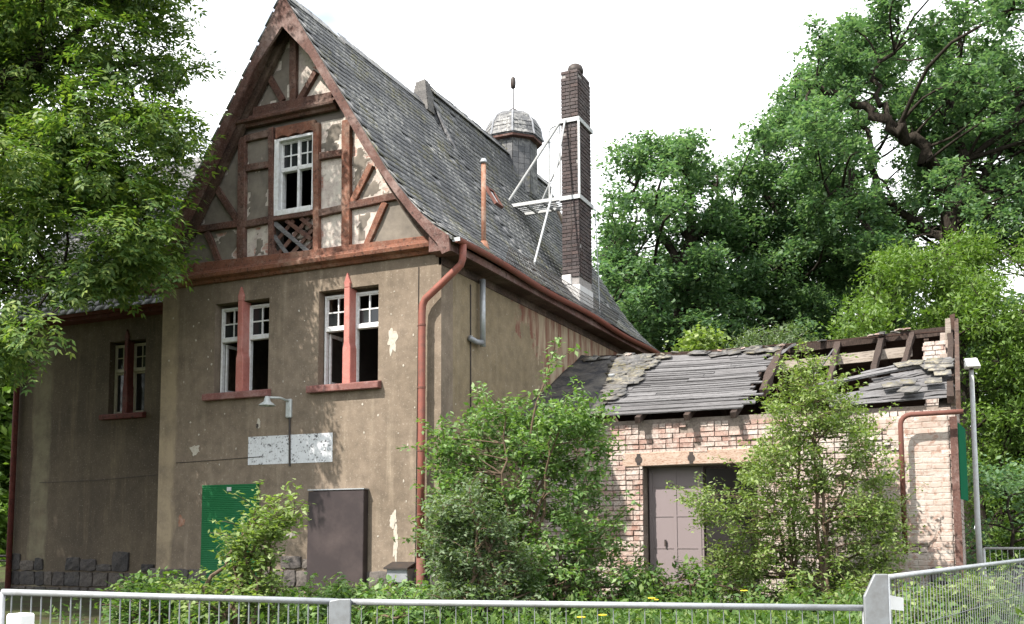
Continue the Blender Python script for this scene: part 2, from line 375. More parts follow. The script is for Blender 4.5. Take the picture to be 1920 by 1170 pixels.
t = NT('lime_render'); P = t.pos()
bk_ = t.n('TexBrick', 0, {'Vector': t.mix(0.05, t.n('CombineXYZ', 0, {0: sep(t, 0), 1: sep(t, 2)}), t.noise(P, 3, 3, 0.6, out=1)), 'Color1': (0, 0, 0, 1), 'Color2': (0.12, 0.12, 0.12, 1), 'Mortar': (1, 1, 1, 1), 'Scale': 1.0, 'Mortar Size': 0.012, 'Mortar Smooth': 0.6, 'Brick Width': 0.255, 'Row Height': 0.0925})
col = t.mix(t.ramp(t.noise(P, 2.2, 6, 0.7), (0.38, 0.0), (0.62, 1.0)), (0.46, 0.415, 0.38), (0.38, 0.30, 0.26))
col = t.mix(t.ramp(t.noise(P, 7, 5, 0.7), (0.50, 0.0), (0.62, 0.85)), col, (0.29, 0.18, 0.14))
M['lime'] = t.done(t.mix(t.math('MULTIPLY', bk_, 0.12), col, (0.3, 0.24, 0.19)), 0.95, t.bump(t.math('SUBTRACT', t.noise(P, 12, 5, 0.7), bk_), 0.6, 0.012), spec=0.1)
t = NT('window_glass')
M['glass'] = t.done((0.018, 0.02, 0.022), 0.08, spec=0.5)
t = NT('terrain')
M['terrain'] = t.done(t.mix(t.ramp(t.noise(t.pos(), 1.4, 6, 0.7), (0.4, 0.0), (0.6, 1.0)), (0.045, 0.035, 0.022), (0.05, 0.065, 0.022)), 0.95, t.bump(t.noise(t.pos(), 9, 5, 0.7), 0.6, 0.05), spec=0.1)

def leafmat(name, a, b, c, trans=0.35, tint=(1.3, 1.5, 0.5)):
    t = NT(name); r = t.rnd(); P = t.pos()
    col = t.ramp(r, (0.0, a), (0.5, b), (1.0, c))
    col = t.mix(t.ramp(t.noise(P, 0.5, 3, 0.6), (0.35, 0.35), (0.65, 0.0)), col, a)
    p = t.n('BsdfPrincipled', 0, {'Base Color': col, 'Roughness': 0.5, 'Specular IOR Level': 0.35})
    tr = t.n('BsdfTranslucent', 0, {'Color': t.mix(1.0, col, tint, 'MULTIPLY')})
    ms = t.n('MixShader', 0, {0: trans, 1: p, 2: tr}); t.t.links.new(ms, t.out.inputs[0])
    return t.m
M['leaf_ash'] = leafmat('leaf_ash', (0.06, 0.12, 0.036), (0.115, 0.185, 0.05), (0.22, 0.28, 0.07))
M['leaf_oak'] = leafmat('leaf_oak', (0.062, 0.13, 0.066), (0.12, 0.205, 0.108), (0.20, 0.29, 0.155), 0.45, (1.2, 1.35, 0.7))
M['leaf_light'] = leafmat('leaf_light', (0.085, 0.15, 0.035), (0.12, 0.20, 0.048), (0.18, 0.255, 0.07))
M['leaf_grey'] = leafmat('leaf_grey', (0.085, 0.13, 0.065), (0.13, 0.18, 0.10), (0.20, 0.25, 0.155))
M['leaf_bush'] = leafmat('leaf_bush', (0.07, 0.14, 0.04), (0.145, 0.24, 0.08), (0.28, 0.37, 0.18))
M['leaf_yellow'] = leafmat('leaf_yellow', (0.10, 0.155, 0.045), (0.18, 0.245, 0.08), (0.30, 0.36, 0.15))
M['leaf_weed'] = leafmat('leaf_weed', (0.05, 0.105, 0.026), (0.09, 0.165, 0.04), (0.17, 0.23, 0.07))
M['petal'] = plain('yellow_petal', (0.75, 0.55, 0.03), 0.6, var=0.0)
# ------------------------------------------------------------------ terrain
def ground_z(x, y):
    t = -math.sin(YAW) * x + math.cos(YAW) * y
    s = min(1.0, max(0.0, (t - 7.5) / 4.5)); s = s * s * (3 - 2 * s)
    far = min(1.0, max(0.0, (t - 24.0) / 20.0))
    return -0.85 + 1.1 * s + 0.35 * far + 0.05 * noise.noise(Vector((x * 0.5, y * 0.5, 0)))
gx = np.concatenate([np.linspace(-600, -40, 15)[:-1], np.linspace(-40, 25, 131), np.linspace(25, 600, 15)[1:]])
gy = np.concatenate([np.linspace(-300, -4, 9)[:-1], np.linspace(-4, 46, 101), np.linspace(46, 900, 15)[1:]])
GV = [(x, y, ground_z(x, y)) for y in gy for x in gx]; nx = len(gx)
GQ = [(j * nx + i, j * nx + i + 1, (j + 1) * nx + i + 1, (j + 1) * nx + i) for j in range(len(gy) - 1) for i in range(nx - 1)]
tag(mk("ground", np_mesh("ground", GV, GQ, M['terrain'], True)), kind='structure')

# ------------------------------------------------------------------ the house
YF, XR, XL, XM = 14.63, -7.96, -14.06, -11.02      # facade plane, right and left corner, gable axis
YB, YW, XWL = 26.6, 18.0, -22.03                   # rear of the house, wing front plane, wing left corner
ZG, ZC, ZE = 0.0, 6.25, 6.45                       # wall foot, cornice underside, eaves
house = thing("station_house", (XM, YF, ground_z(XM, YF)), "derelict brown stuccoed house with red half-timbered gable and slate roof", "house")
def Fp(px, py, dy=0.0):
    p = atY(px, py, YF - dy); return Vector((p[0], YF - dy, p[2]))

def wall_grid(xs, zs, holes, mapf, t):
    """solid slab with rectangular holes; mapf(u, w, d) -> world; only outside faces are made"""
    b = MB(); solid = {}
    for i in range(len(xs) - 1):
        for j in range(len(zs) - 1):
            cx, cz = (xs[i] + xs[i+1]) / 2, (zs[j] + zs[j+1]) / 2
            solid[i, j] = not any(h[0] < cx < h[1] and h[2] < cz < h[3] for h in holes)
    for (i, j), s in solid.items():
        if not s: continue
        x0, x1, z0, z1 = xs[i], xs[i+1], zs[j], zs[j+1]
        q = lambda *c: b.add([mapf(*p) for p in c], [(0, 1, 2, 3)])
        q((x0,z0,0),(x1,z0,0),(x1,z1,0),(x0,z1,0)); q((x0,z0,t),(x0,z1,t),(x1,z1,t),(x1,z0,t))
        if not solid.get((i-1, j)): q((x0,z0,0),(x0,z1,0),(x0,z1,t),(x0,z0,t))
        if not solid.get((i+1, j)): q((x1,z0,0),(x1,z0,t),(x1,z1,t),(x1,z1,0))
        if not solid.get((i, j-1)): q((x0,z0,0),(x0,z0,t),(x1,z0,t),(x1,z0,0))
        if not solid.get((i, j+1)): q((x0,z1,0),(x1,z1,0),(x1,z1,t),(x0,z1,t))
    return b
W1 = (-12.77, -11.52, 4.17, 5.90); W2 = (-10.43, -9.19, 4.17, 5.90)
xs = [XL, W1[0], W1[1], W2[0], W2[1], XR]
wall_grid(xs, [-0.6, 4.17, 5.90, ZE + 0.12], [W1, W2], lambda u, w, d: (u, YF + d, w), 0.42).build("front_wall", M['stucco'], house)
wall_grid([YF + 0.42, YB], [-0.6, ZE + 0.1], [], lambda u, w, d: (XR - d, u, w), 0.42).build("side_wall", M['stucco_side'], house, label="ochre side wall with peeling plaster")
wall_grid([YF + 0.42, YB - 0.42], [-0.6, ZE + 0.1], [], lambda u, w, d: (XL + d, u, w), 0.42).build("side_wall", M['stucco'], house)
wall_grid([XL, XR - 0.42], [-0.6, ZE], [], lambda u, w, d: (u, YB - d, w), 0.4).build("rear_wall", M['stucco'], house)
# room behind the front windows: floor and back partition
b = MB(); b.box(XL + 0.42, XR - 0.42, YF + 0.42, YB - 0.42, 3.3, 3.45); b.build("upper_floor", M['interior'], house)
b = MB(); b.box(XL + 0.42, XR - 0.42, YF + 0.42, YB - 0.42, 6.5, 6.6); b.build("loft_floor", M['interior'], house)
b = MB(); b.box(XL + 0.42, XR - 0.42, YF + 4.2, YF + 4.35, 3.45, 6.5); b.box(-11.05, -10.9, YF + 0.42, YF + 4.2, 3.45, 6.5); b.build("partition_wall", M['interior_wall'], house)

# gable: backing, infill panels, timbers
def prof_z(d, ridge):
    """top of roof at horizontal distance d from the ridge (swept eaves)"""
    P = [(0, ridge), (0.62, RZ1 - 0.62 * (RZ1 - 7.85) / 2.2), (2.2, 7.85), (2.45, 7.50), (2.7, 7.18), (2.95, 6.90), (3.2, 6.67), (3.47, 6.47)]
    for (a, za), (c, zc) in zip(P, P[1:]):
        if d <= c: return za + (zc - za) * (d - a) / (c - a)
    return P[-1][1]
RZ1, RZ2, YST = 11.42, 11.88, 19.45              # ridge heights before / behind the stub, and where it steps
GW = (516.5, 590.0)
gwx0, gwx1 = Fp(517, 300).x, Fp(590, 300).x
gz0, gz1 = Fp(590, 396).z, Fp(590, 249).z
latz0 = Fp(550, 483).z
# backing slab with opening for window and lattice
out = [(-3.05, ZC), (-2.7, 6.8), (-2.2, 7.6)]
bk = MB()
def gable_top(x): return prof_z(abs(x - XM), RZ1) - 0.12
xsg = sorted([XM - 3.0, XM - 2.2, gwx0, gwx1, XM, XM + 2.2, XM + 3.0])
for a, c in zip(xsg, xsg[1:]):
    segs = [(ZC, None)] if not (gwx0 - 1e-6 <= a and c <= gwx1 + 1e-6) else [(ZC, latz0), (gz1, None)]
    for z0, z1 in segs:
        za, zc = (gable_top(a), gable_top(c)) if z1 is None else (z1, z1)
        bk.prism([(a, YF + 0.06, z0), (c, YF + 0.06, z0), (c, YF + 0.06, zc), (a, YF + 0.06, za)], (0, 0.22, 0))
bk.build("gable_wall", M['interior_wall'], house)
b = MB(); b.prism([(XM - 2.6, YF + 3.0, 6.6), (XM + 2.6, YF + 3.0, 6.6), (XM, YF + 3.0, 10.9)], (0, 0.1, 0)); b.build("loft_partition", M['interior'], house)

def pip(x, z, poly):
    r = False; n = len(poly)
    for i in range(n):
        (x1, z1), (x2, z2) = poly[i], poly[(i + 1) % n]
        if (z1 > z) != (z2 > z) and x < (x2 - x1) * (z - z1) / (z2 - z1) + x1: r = not r
    return r
def edist(x, z, poly):
    d = 9; n = len(poly)
    for i in range(n):
        (x1, z1), (x2, z2) = poly[i], poly[(i + 1) % n]
        dx, dz = x2 - x1, z2 - z1; L = dx * dx + dz * dz
        u = max(0, min(1, ((x - x1) * dx + (z - z1) * dz) / L)); d = min(d, math.hypot(x - x1 - u * dx, z - z1 - u * dz))
    return d
def panel(pxs, grey, brk, seed, label=None):
    """plaster infill: grey coat over lime coat over brick, each breaking off towards the edges"""
    poly = [(Fp(*p).x, Fp(*p).z) for p in pxs]
    st = 0.035
    x0 = min(p[0] for p in poly); x1 = max(p[0] for p in poly); z0 = min(p[1] for p in poly); z1 = max(p[1] for p in poly)
    nx_, nz_ = int((x1 - x0) / st) + 2, int((z1 - z0) / st) + 2
    V, L, idx = [], [], {}
    for j in range(nz_):
        for i in range(nx_):
            x, z = x0 + i * st, z0 + j * st
            ins = pip(x, z, poly); e = edist(x, z, poly)
            if not ins and e > 0.05: continue
            n1 = noise.fractal(Vector((x * 3.1 + seed * 7.7, z * 3.1, seed)), 0.9, 2.0, 5)
            n2 = noise.fractal(Vector((x * 2.6 - seed * 3.3, z * 2.6, seed + 9)), 0.9, 2.0, 5)
            ee = e if ins else -e
            ly = 0.0
            if n2 * 0.5 + ee * 1.2 > brk: ly = 0.5
            if ly and n1 * 0.45 + ee * 2.2 > grey: ly = 1.0
            idx[i, j] = len(V); V.append((x, YF + 0.045 - 0.014 * 2 * ly + 0.004 * n1, z)); L.append(ly)
    Q = [(idx[i, j], idx[i+1, j], idx[i+1, j+1], idx[i, j+1]) for (i, j) in idx if (i+1, j) in idx and (i+1, j+1) in idx and (i, j+1) in idx]
    me = np_mesh("infill_panel", V, Q, M['infill'], True)
    a = me.attributes.new('layer', 'FLOAT', 'POINT'); a.data.foreach_set('value', np.array(L, dtype=np.float32))
    o = mk("infill_panel", me, house); tag(o, label); return o
PAN = [
 ([(550,60),(500,150),(478,210),(548,195)], 0.10, -0.5), ([(552,60),(595,130),(625,185),(556,195)], 0.65, -0.3),
 ([(462,262),(506,247),(506,313),(462,322)], 0.02, -0.4), ([(462,322),(506,313),(506,412),(462,424)], 0.02, -0.25),
 ([(462,424),(506,412),(506,490),(462,500)], 0.55, -0.2), ([(448,262),(448,430),(370,440)], -0.15, -0.6),
 ([(335,510),(370,440),(400,432),(420,500)], -0.2, -0.5), ([(392,436),(448,425),(448,500),(414,505)], 0.0, 0.0),
 ([(600,232),(645,222),(645,290),(600,297)], 0.18, -0.35), ([(600,297),(645,290),(645,390),(600,400)], 0.75, -0.2),
 ([(600,400),(645,390),(645,470),(600,478)], 0.95, -0.2), ([(657,240),(700,310),(657,385)], 0.12, 0.04),
 ([(657,385),(700,305),(745,372)], 0.22, -0.1), ([(657,385),(722,372),(690,465),(657,470)], 0.45, -0.35),
 ([(690,465),(724,372),(760,375),(805,455)], -0.1, -0.5)]
for i, (p, g, k) in enumerate(PAN): panel(p, g, k, i * 1.37)

def tim(p0, p1, w, mat='timber', proud=0.06, name="timber", dep=0.10):
    a, c = Fp(*p0, dy=proud - dep / 2), Fp(*p1, dy=proud - dep / 2)
    b = MB(); L = (c - a).length
    b.bar(a, c, dep, w, up=(Vector((0, -1, 0)).cross((c - a).normalized())), jit=0.006, seg=max(2, int(L / 0.25)))
    return b.build(name, M[mat], house, bevel=0.008)
for p0, p1, w in [((456,258),(453,503),.17), ((510,240),(510,488),.12), ((594.5,232),(594.5,481),.12), ((651,226),(650,468),.17), ((551,60),(551,193),.14)]:
    tim(p0, p1, w, 'timber_orange' if p0[0] > 590 else 'timber', 0.066)
for p0, p1, w in [((460,317),(508,309),.13), ((372,431),(450,420),.13), ((460,422),(508,412),.13), ((600,401),(645,391),.13), ((655,387),(752,367),.13), ((600,294),(645,287),.13),
                  ((460,262),(508,251),.13)]:
    tim(p0, p1, w, 'timber', 0.056)
for p0, p1, w in [((505,143),(532,190),.12), ((594,135),(561,192),.12), ((406,352),(447,414),.12), ((390,436),(416,502),.12), ((697,310),(660,384),.12), ((724,380),(687,463),.12)]:
    tim(p0, p1, w, 'timber_orange' if p0[0] > 690 else 'timber', 0.046)
# lintel over the gable window with a scalloped lower edge
b = MB(); a = Fp(516, 263, 0.075); c = Fp(589, 250, 0.075); zt = Fp(516, 243).z
n = 24
low = [(a.x + (c.x - a.x) * i / n, a.z + 0.02 + 0.05 * abs(math.sin(math.pi * 3 * i / n))) for i in range(n + 1)]
b.prism([(x, YF - 0.072, z) for x, z in low] + [(c.x, YF - 0.072, zt), (a.x, YF - 0.072, zt)], (0, 0.08, 0)); b.build("scalloped_lintel", M['timber_orange'], house)
# collar beam and its moulding, sill beam and main cornice
tim((478,213),(626,184),.20,'timber',0.085,"collar_beam",0.14)
def moulding(z, x0, x1, prof, mat, name, jit=0.0):
    """prof: (out, height) outline swept along x in front of the facade"""
    b = MB(); b.prism([(x0, YF - o, z + h) for o, h in prof], (x1 - x0, 0, 0)); return b.build(name, M[mat], house, bevel=0.006)
zc = Fp(455, 244).z
moulding(zc, Fp(452, 240).x, Fp(634, 200).x, [(-0.02,0.0),(0.06,0.0),(0.09,0.05),(0.16,0.07),(0.17,0.12),(0.11,0.16),(0.10,0.20),(-0.02,0.22)], 'timber', "collar_moulding")
tim((332,511),(806,456),.24,'timber_orange',0.075,"sill_beam",0.12)
moulding(6.30, XL - 0.06, XR - 0.12, [(-0.03,0.0),(0.06,0.0),(0.10,0.05),(0.20,0.08),(0.22,0.15),(0.13,0.18),(0.12,0.23),(-0.03,0.24)], 'timber_orange', "cornice")

# lattice panel under the gable window
b = MB(); lx0, lx1, lz0, lz1 = gwx0 + 0.01, gwx1 - 0.03, latz0 + 0.02, gz0 - 0.1
tim((514,411),(590,399),.10,'timber',0.07,"lattice_rail",0.10)
W_, H_ = lx1 - lx0, lz1 - lz0
for k, (ax, az, bx, bz) in enumerate([(0,.62,.42,0),(0,1,.95,.02),(.32,1,1,.38),(.72,1,1,.72),(0,.25,.18,0)]):
    MB().bar((lx0 + ax*W_, YF - 0.02, lz0 + az*H_), (lx0 + bx*W_, YF - 0.02, lz0 + bz*H_), 0.03, 0.075, up=(-1,0,1), jit=0.006, seg=3).build("lattice_slat", M['plank'] if k in (1, 0) else M['timber'], house)
for k, (ax, az, bx, bz) in enumerate([(0,.45,.5,1),(0,.02,.9,1),(.38,0,1,.66),(.72,0,1,.3)]):
    MB().bar((lx0 + ax*W_, YF + 0.015, lz0 + az*H_), (lx0 + bx*W_, YF + 0.015, lz0 + bz*H_), 0.03, 0.075, up=(1,0,1), jit=0.006, seg=3).build("lattice_slat", M['timber'], house)
for k in range(5):       # rubble lodged behind the lattice
    c = Vector((lx1 - 0.1 - 0.16 * (k % 3) * random.uniform(0.6, 1), YF + 0.13, lz0 + 0.08 + 0.17 * k))
    me = MB().box(-.14, .14, -.06, .06, -.075, .075); me.build("rubble_block", M['brick_wash'], house, bevel=0.02).matrix_basis = Matrix.Translation(c) @ Matrix.Rotation(random.uniform(-.3,.3), 4, 'Y')

# bargeboards
def barge(side):
    b = MB(); yb = YF - 0.42
    ds = [0, 0.6, 1.2, 1.8, 2.2, 2.45, 2.7, 2.95, 3.2, 3.42]
    up_ = [(XM + side*d, prof_z(d, RZ1) - 0.04 - (0.02 if d else 0)) for d in ds]
    def wid(d): return 0.155 if d < 2.9 else 0.155 + (d - 2.9) * 0.12
    lo_ = [(XM + side*d, prof_z(d, RZ1) - 0.06 - wid(d) / math.cos(math.atan(1.6 if d < 2.2 else 0.95))) for d in ds]
    lo_[0] = (XM, RZ1 - 0.66)
    lo_ = lo_[:-1] + [(XM + side*3.30, ZC - 0.10), ]
    up_ = up_ + [(XM + side*3.44, ZC - 0.06)]
    for i in range(len(ds)):
        u0, u1 = up_[i], up_[i+1]; l0 = lo_[min(i, len(lo_)-1)]; l1 = lo_[min(i+1, len(lo_)-1)]
        q = [u0, u1, l1, l0] if l0 != l1 else [u0, u1, l1]
        b.add([(p[0], yb, p[1]) for p in q] + [(p[0], yb + 0.05, p[1]) for p in q],
              [tuple(range(len(q))), tuple(range(2*len(q)-1, len(q)-1, -1))] + [(k, len(q)+k, len(q)+(k+1)%len(q), (k+1)%len(q)) for k in range(len(q))])
    b.build("bargeboard", M['barge'], house)
    # soffit boards between bargeboard and gable
    b = MB()
    for i in range(len(ds) - 1):
        (xa, za), (xc, zc_) = up_[i], up_[i+1]
        q = [(xa, yb + 0.05, za - 0.10), (xc, yb + 0.05, zc_ - 0.10), (xc, YF + 0.3, zc_ - 0.10), (xa, YF + 0.3, za - 0.10)]
        b.prism(q, (0, 0, 0.03))
    b.build("soffit", M['barge'], house)
    b = MB(); yi = YF - 0.12
    for i in range(len(ds) - 3):
        (xa, za), (xc, zc_) = up_[i], up_[i+1]
        b.prism([(xa, yi, za - 0.12), (xc, yi, zc_ - 0.12), (xc, yi, zc_ - 0.42), (xa, yi, za - 0.42)], (0, 0.1, 0))
    b.build("verge_timber", M['dark_timber'], house)
    # boxed eaves end
    b = MB(); x0, x1 = XM + side*3.02, XM + side*3.40
    b.prism([(x0, YF - 0.36, ZC - 0.02), (x1, YF - 0.36, ZC - 0.02), (x1, YF - 0.36, ZC + 0.18), (x0, YF - 0.36, ZC + 0.5)], (0, 0.36, 0)); b.build("eaves_box", M['barge'], house)
barge(1); barge(-1)

# windows ---------------------------------------------------------------
def sash_frame(b, x0, x1, z0, z1, y, w=0.042):
    b.box(x0, x0 + w, y, y + 0.08, z0, z1); b.box(x1 - w, x1, y, y + 0.08, z0, z1); b.box(x0 + w, x1 - w, y, y + 0.08, z1 - w, z1); b.box(x0 + w, x1 - w, y, y + 0.08, z0, z0 + w)
def sash(parent, x0, x1, z0, z1, y, ztr, open_lower=False, mat='white_paint', panes=True, casement=None, w=0.042):
    """one tall light: frame, transom, 2x2 upper light, lower casement"""
    MB().box(x0 + w, x1 - w, y - 0.025, y + 0.08, ztr - 0.04, ztr + 0.04).build("transom", M[mat], parent, bevel=0.008)
    ux0, ux1, uz0, uz1 = x0 + w, x1 - w, ztr + 0.04, z1 - w
    b = MB(); f = 0.022 if w > .03 else 0.010
    b.box(ux0, ux0 + f, y + 0.02, y + 0.06, uz0, uz1); b.box(ux1 - f, ux1, y + 0.02, y + 0.06, uz0, uz1); b.box(ux0 + f, ux1 - f, y + 0.02, y + 0.06, uz1 - f, uz1); b.box(ux0 + f, ux1 - f, y + 0.02, y + 0.06, uz0, uz0 + f)
    b.build("upper_casement", M[mat], parent, bevel=0.004)
    xm, zm = (ux0 + ux1) / 2, (uz0 + uz1) / 2
    MB().box(xm - 0.012, xm + 0.012, y + 0.025, y + 0.055, uz0 + f, uz1 - f).build("glazing_bar", M[mat], parent)
    MB().box(ux0 + f, xm - 0.012, y + 0.025, y + 0.055, zm - 0.012, zm + 0.012).build("glazing_bar", M[mat], parent)
    MB().box(xm + 0.012, ux1 - f, y + 0.025, y + 0.055, zm - 0.012, zm + 0.012).build("glazing_bar", M[mat], parent)
    if panes:
        for k, (a, c, d, e) in enumerate([(ux0 + f, xm - .012, uz0 + f, zm - .012), (xm + .012, ux1 - f, uz0 + f, zm - .012), (ux0 + f, xm - .012, zm + .012, uz1 - f), (xm + .012, ux1 - f, zm + .012, uz1 - f)]):
            if panes is True or k in panes:
                MB().box(a, c, y + 0.038, y + 0.042, d, e).build("pane", M['glass'], parent)
    if casement == 'in':     # casement leaf swung into the room
        b = MB(); L = x1 - x0 - 2 * w
        for (u0, u1, v0, v1) in [(0, .04, 0, 1), (L - .04, L, 0, 1)]:
            b.box(x0 + w, x0 + w + 0.035, y + 0.09 + u0, y + 0.09 + u1, z0 + w, ztr - 0.06)
        b.box(x0 + w, x0 + w + 0.035, y + 0.13, y + 0.05 + L, z0 + w, z0 + w + 0.06); b.box(x0 + w, x0 + w + 0.035, y + 0.13, y + 0.05 + L, ztr - 0.12, ztr - 0.06)
        b.build("open_casement", M[mat], parent)
    elif casement == 'shut':
        b = MB(); f = 0.04; lx0, lx1, lz0, lz1 = x0 + w, x1 - w, z0 + w, ztr - 0.05
        b.box(lx0, lx0 + f, y + .01, y + .06, lz0, lz1); b.box(lx1 - f, lx1, y + .01, y + .06, lz0, lz1); b.box(lx0 + f, lx1 - f, y + .01, y + .06, lz1 - f, lz1); b.box(lx0 + f, lx1 - f, y + .01, y + .06, lz0, lz0 + f)
        b.build("lower_casement", M[mat], parent)
        MB().box(lx0 + f, lx1 - f, y + 0.038, y + 0.042, lz0 + f, lz1 - f).build("pane", M['glass'], parent)
def mullion_window(W, y, label, mats=('white_paint', 'sandstone', 'sill'), cas=('in', None), panes=(True, True), proud=0.05):
    x0, x1, z0, z1 = W; xm = (x0 + x1) / 2 - 0.0
    ys = y + 0.15; ztr = z0 + 0.62 * (z1 - z0) - 0.02; f1 = 0.058
    b = MB(); sash_frame(b, x0 + 0.02, xm - f1 + 0.01, z0 + 0.03, z1 - 0.06, ys); sash_frame(b, xm + f1 - 0.01, x1 - 0.01, z0 + 0.03, z1 - 0.06, ys)
    win = b.build("window", M[mats[0]], house, bevel=0.005, label=label)
    # stone mullion: wide foot, chamfered upper shaft, pointed head
    b = MB(); f0, f1 = 0.082, 0.058; zs_ = z0 + 0.72; yb = y + 0.30
    prof = [(-f0, z0 - 0.03), (f0, z0 - 0.03), (f0, zs_ - 0.06), (f1, zs_ + 0.02), (f1, z1 + 0.08), (f1 + 0.012, z1 + 0.10), (0, z1 + 0.30), (-f1 - 0.012, z1 + 0.10), (-f1, z1 + 0.08), (-f1, zs_ + 0.02), (-f0, zs_ - 0.06)]
    b.prism([(xm + u, y - proud, w) for u, w in [(-f0, z0 - .03), (f0, z0 - .03), (f0, zs_ - .06), (f1, zs_ + .02), (f1, z1 - .004), (-f1, z1 - .004), (-f1, zs_ + .02), (-f0, zs_ - .06)]], (0, proud + .20, 0))
    b.prism([(xm + u, y - proud, w) for u, w in [(-f1, z1 - .004), (f1, z1 - .004), (f1, z1 + .06), (f1 + .014, z1 + .075), (0, z1 + .27), (-f1 - .014, z1 + .075), (-f1, z1 + .06)]], (0, proud + .01, 0))
    b.build("mullion", M[mats[1]], win, bevel=.012)
    b = MB(); b.prism([(x0 - 0.17, y - 0.13, z0 - 0.10), (x0 - 0.17, y + 0.0, z0 - 0.10), (x0 - 0.17, y + 0.0, z0 + 0.05), (x0 - 0.17, y - 0.13, z0 + 0.02)], (x1 - x0 + 0.25, 0, 0))
    b.build("sill", M[mats[2]], win, bevel=0.012)
    MB().box(x0, x1, y + 0.002, y + 0.3, z0, z0 + 0.03).build("inner_sill", M[mats[2]], win)
    sash(win, x0 + 0.02, xm - f1 + 0.01, z0 + 0.03, z1 - 0.06, ys, ztr, mat=mats[0], casement=cas[0], panes=panes[0])
    sash(win, xm + f1 - 0.01, x1 - 0.01, z0 + 0.03, z1 - 0.06, ys, ztr, mat=mats[0], casement=cas[1], panes=panes[1])
    return win
mullion_window(W1, YF, "twin window with red mullion over the green board", cas=('in', None), panes=((0, 1), (0, 2)))
mullion_window(W2, YF, "twin window with red mullion over the brown board", cas=('in', None), panes=((0,), (0, 1)))
# gable window: white casing, two lights
b = MB(); y0 = YF - 0.05
b.box(gwx0, gwx0 + 0.10, y0, YF + 0.2, gz0, gz1); b.box(gwx1 - 0.03, gwx1, y0, YF + 0.2, gz0, gz1); b.box(gwx0 + 0.10, gwx1 - 0.03, y0, YF + 0.2, gz1 - 0.05, gz1)
b.box(gwx0 + 0.10, gwx1 - 0.03, y0 - 0.03, YF + 0.2, gz0, gz0 + 0.10); gm = (gwx0 + gwx1) / 2 + 0.05; ztr = gz0 + 0.60 * (gz1 - gz0)
for (a, c) in ((gwx0 + 0.10, gm), (gm, gwx1 - 0.03)): sash_frame(b, a, c, gz0 + 0.10, gz1 - 0.05, YF + 0.04, .026)
gw = b.build("window", M['white_paint'], house, bevel=0.005, label="white two-light gable window")
for (a, c) in ((gwx0 + 0.10, gm), (gm, gwx1 - 0.03)):
    sash(gw, a, c, gz0 + 0.10, gz1 - 0.05, YF + 0.04, ztr, panes=(0, 1, 2, 3), w=.026)

# boards over the ground-floor openings
gl, gr_, gt = Fp(383, 910).x, Fp(487, 907).x, Fp(487, 907).z
n = 64; zb = Fp(480, 1108).z - 0.25; b = MB()
for i in range(n):       # ribbed sheet: each rib a shallow ridge
    z0, z1 = zb + (gt - zb) * i / n, zb + (gt - zb) * (i + 1) / n; zm = z0 + (z1 - z0) * 0.35
    b.add([(gl, YF - .050, z0), (gr_, YF - .050, z0), (gr_, YF - .055, zm), (gl, YF - .055, zm), (gr_, YF - .050, z1), (gl, YF - .050, z1)], [(0, 1, 2, 3), (3, 2, 4, 5)])
b.box(gl, gr_, YF - .048, YF - .006, zb, gt)
gb = b.build("green_sheet_board", M['green_sheet'], house, label="ribbed green sheet boarding up an opening")
MB().box((gl + gr_) / 2 - 0.05, (gl + gr_) / 2 + 0.05, YF - 0.068, YF - 0.0625, gt - 0.12, gt - 0.05).build("maker_plate", M['enamel'], gb)
b = MB(); bt_ = Fp(590, 922); b0 = Fp(583, 1135); btr = Fp(694, 919); bbr = Fp(692, 1138)
b.prism([(b0.x, YF - 0.16, b0.z - .1), (bbr.x - .03, YF - 0.16, b0.z - .1), (btr.x - .03, YF - 0.15, btr.z), (bt_.x - .03, YF - 0.15, bt_.z)], (0, 0.145, 0))
bb = b.build("brown_sheet_board", M['brown_board'], house, label="smooth dark brown sheet boarding up an opening", bevel=0.01)
MB().box(bt_.x - .03, btr.x - .02, YF - .165, YF - .01, btr.z + .012, btr.z + .03).build("drip_edge", M['galv'], bb)

# painted sign with the flaked remains of lettering; conduit
s0, s1 = Fp(465, 872), Fp(624, 811)
MB().box(s0.x, s1.x, YF - 0.005, YF + 0.01, s0.z, s1.z).build("painted_sign", M['painted_sign'], house, label="white painted panel with flaked illegible lettering")
def flake(px, py, rx, rz, mat, name, seed, n=44, dy=0.006):
    c = Fp(px, py); pts = []
    for k in range(n):
        a = 2 * math.pi * k / n; rr = 1 + 0.6 * noise.fractal(Vector((math.cos(a) * 1.3, math.sin(a) * 1.3, seed * 1.7)), .7, 2.1, 5)
        pts.append((c.x + rx * rr * math.cos(a), YF - dy, c.z + rz * rr * math.sin(a)))
    MB().prism(pts, (0, dy + 0.004, 0)).build(name, M[mat], house)
flake(735, 640, .10, .21, 'white_patch', "paint_patch", 1); flake(737, 975, .07, .14, 'white_patch', "paint_patch", 2); flake(742, 1015, .045, .30, 'white_patch', "paint_patch", 3)
flake(366, 843, .11, .09, 'white_patch', "plaster_scar", 4); flake(340, 978, .08, .08, 'rust', "rust_stain", 5); flake(485, 795, .04, .08, 'white_patch', "plaster_scar", 6); flake(483, 798, .025, .04, 'iron', "hole", 7, dy=0.009)
flake(548, 978, .10, .045, 'iron', "hole", 8.3); flake(545, 1003, .09, .05, 'white_patch', "plaster_scar", 9.1)
for k in range(110):
    px, py = random.uniform(315, 795), random.uniform(530, 1010)
    if 400 < px < 515 and 540 < py < 760 or 585 < px < 720 and 520 < py < 745 or 455 < px < 632 and 745 < py < 880 or 375 < px < 705 and py > 890: continue
    flake(px, py, random.uniform(.006, .018), random.uniform(.008, .024), 'white_patch', "plaster_scar", 10 + k, 8)
MB().tube([Fp(543, 778, .02), Fp(543, 874, .02)], 0.018, 6).build("conduit", M['iron'], house)
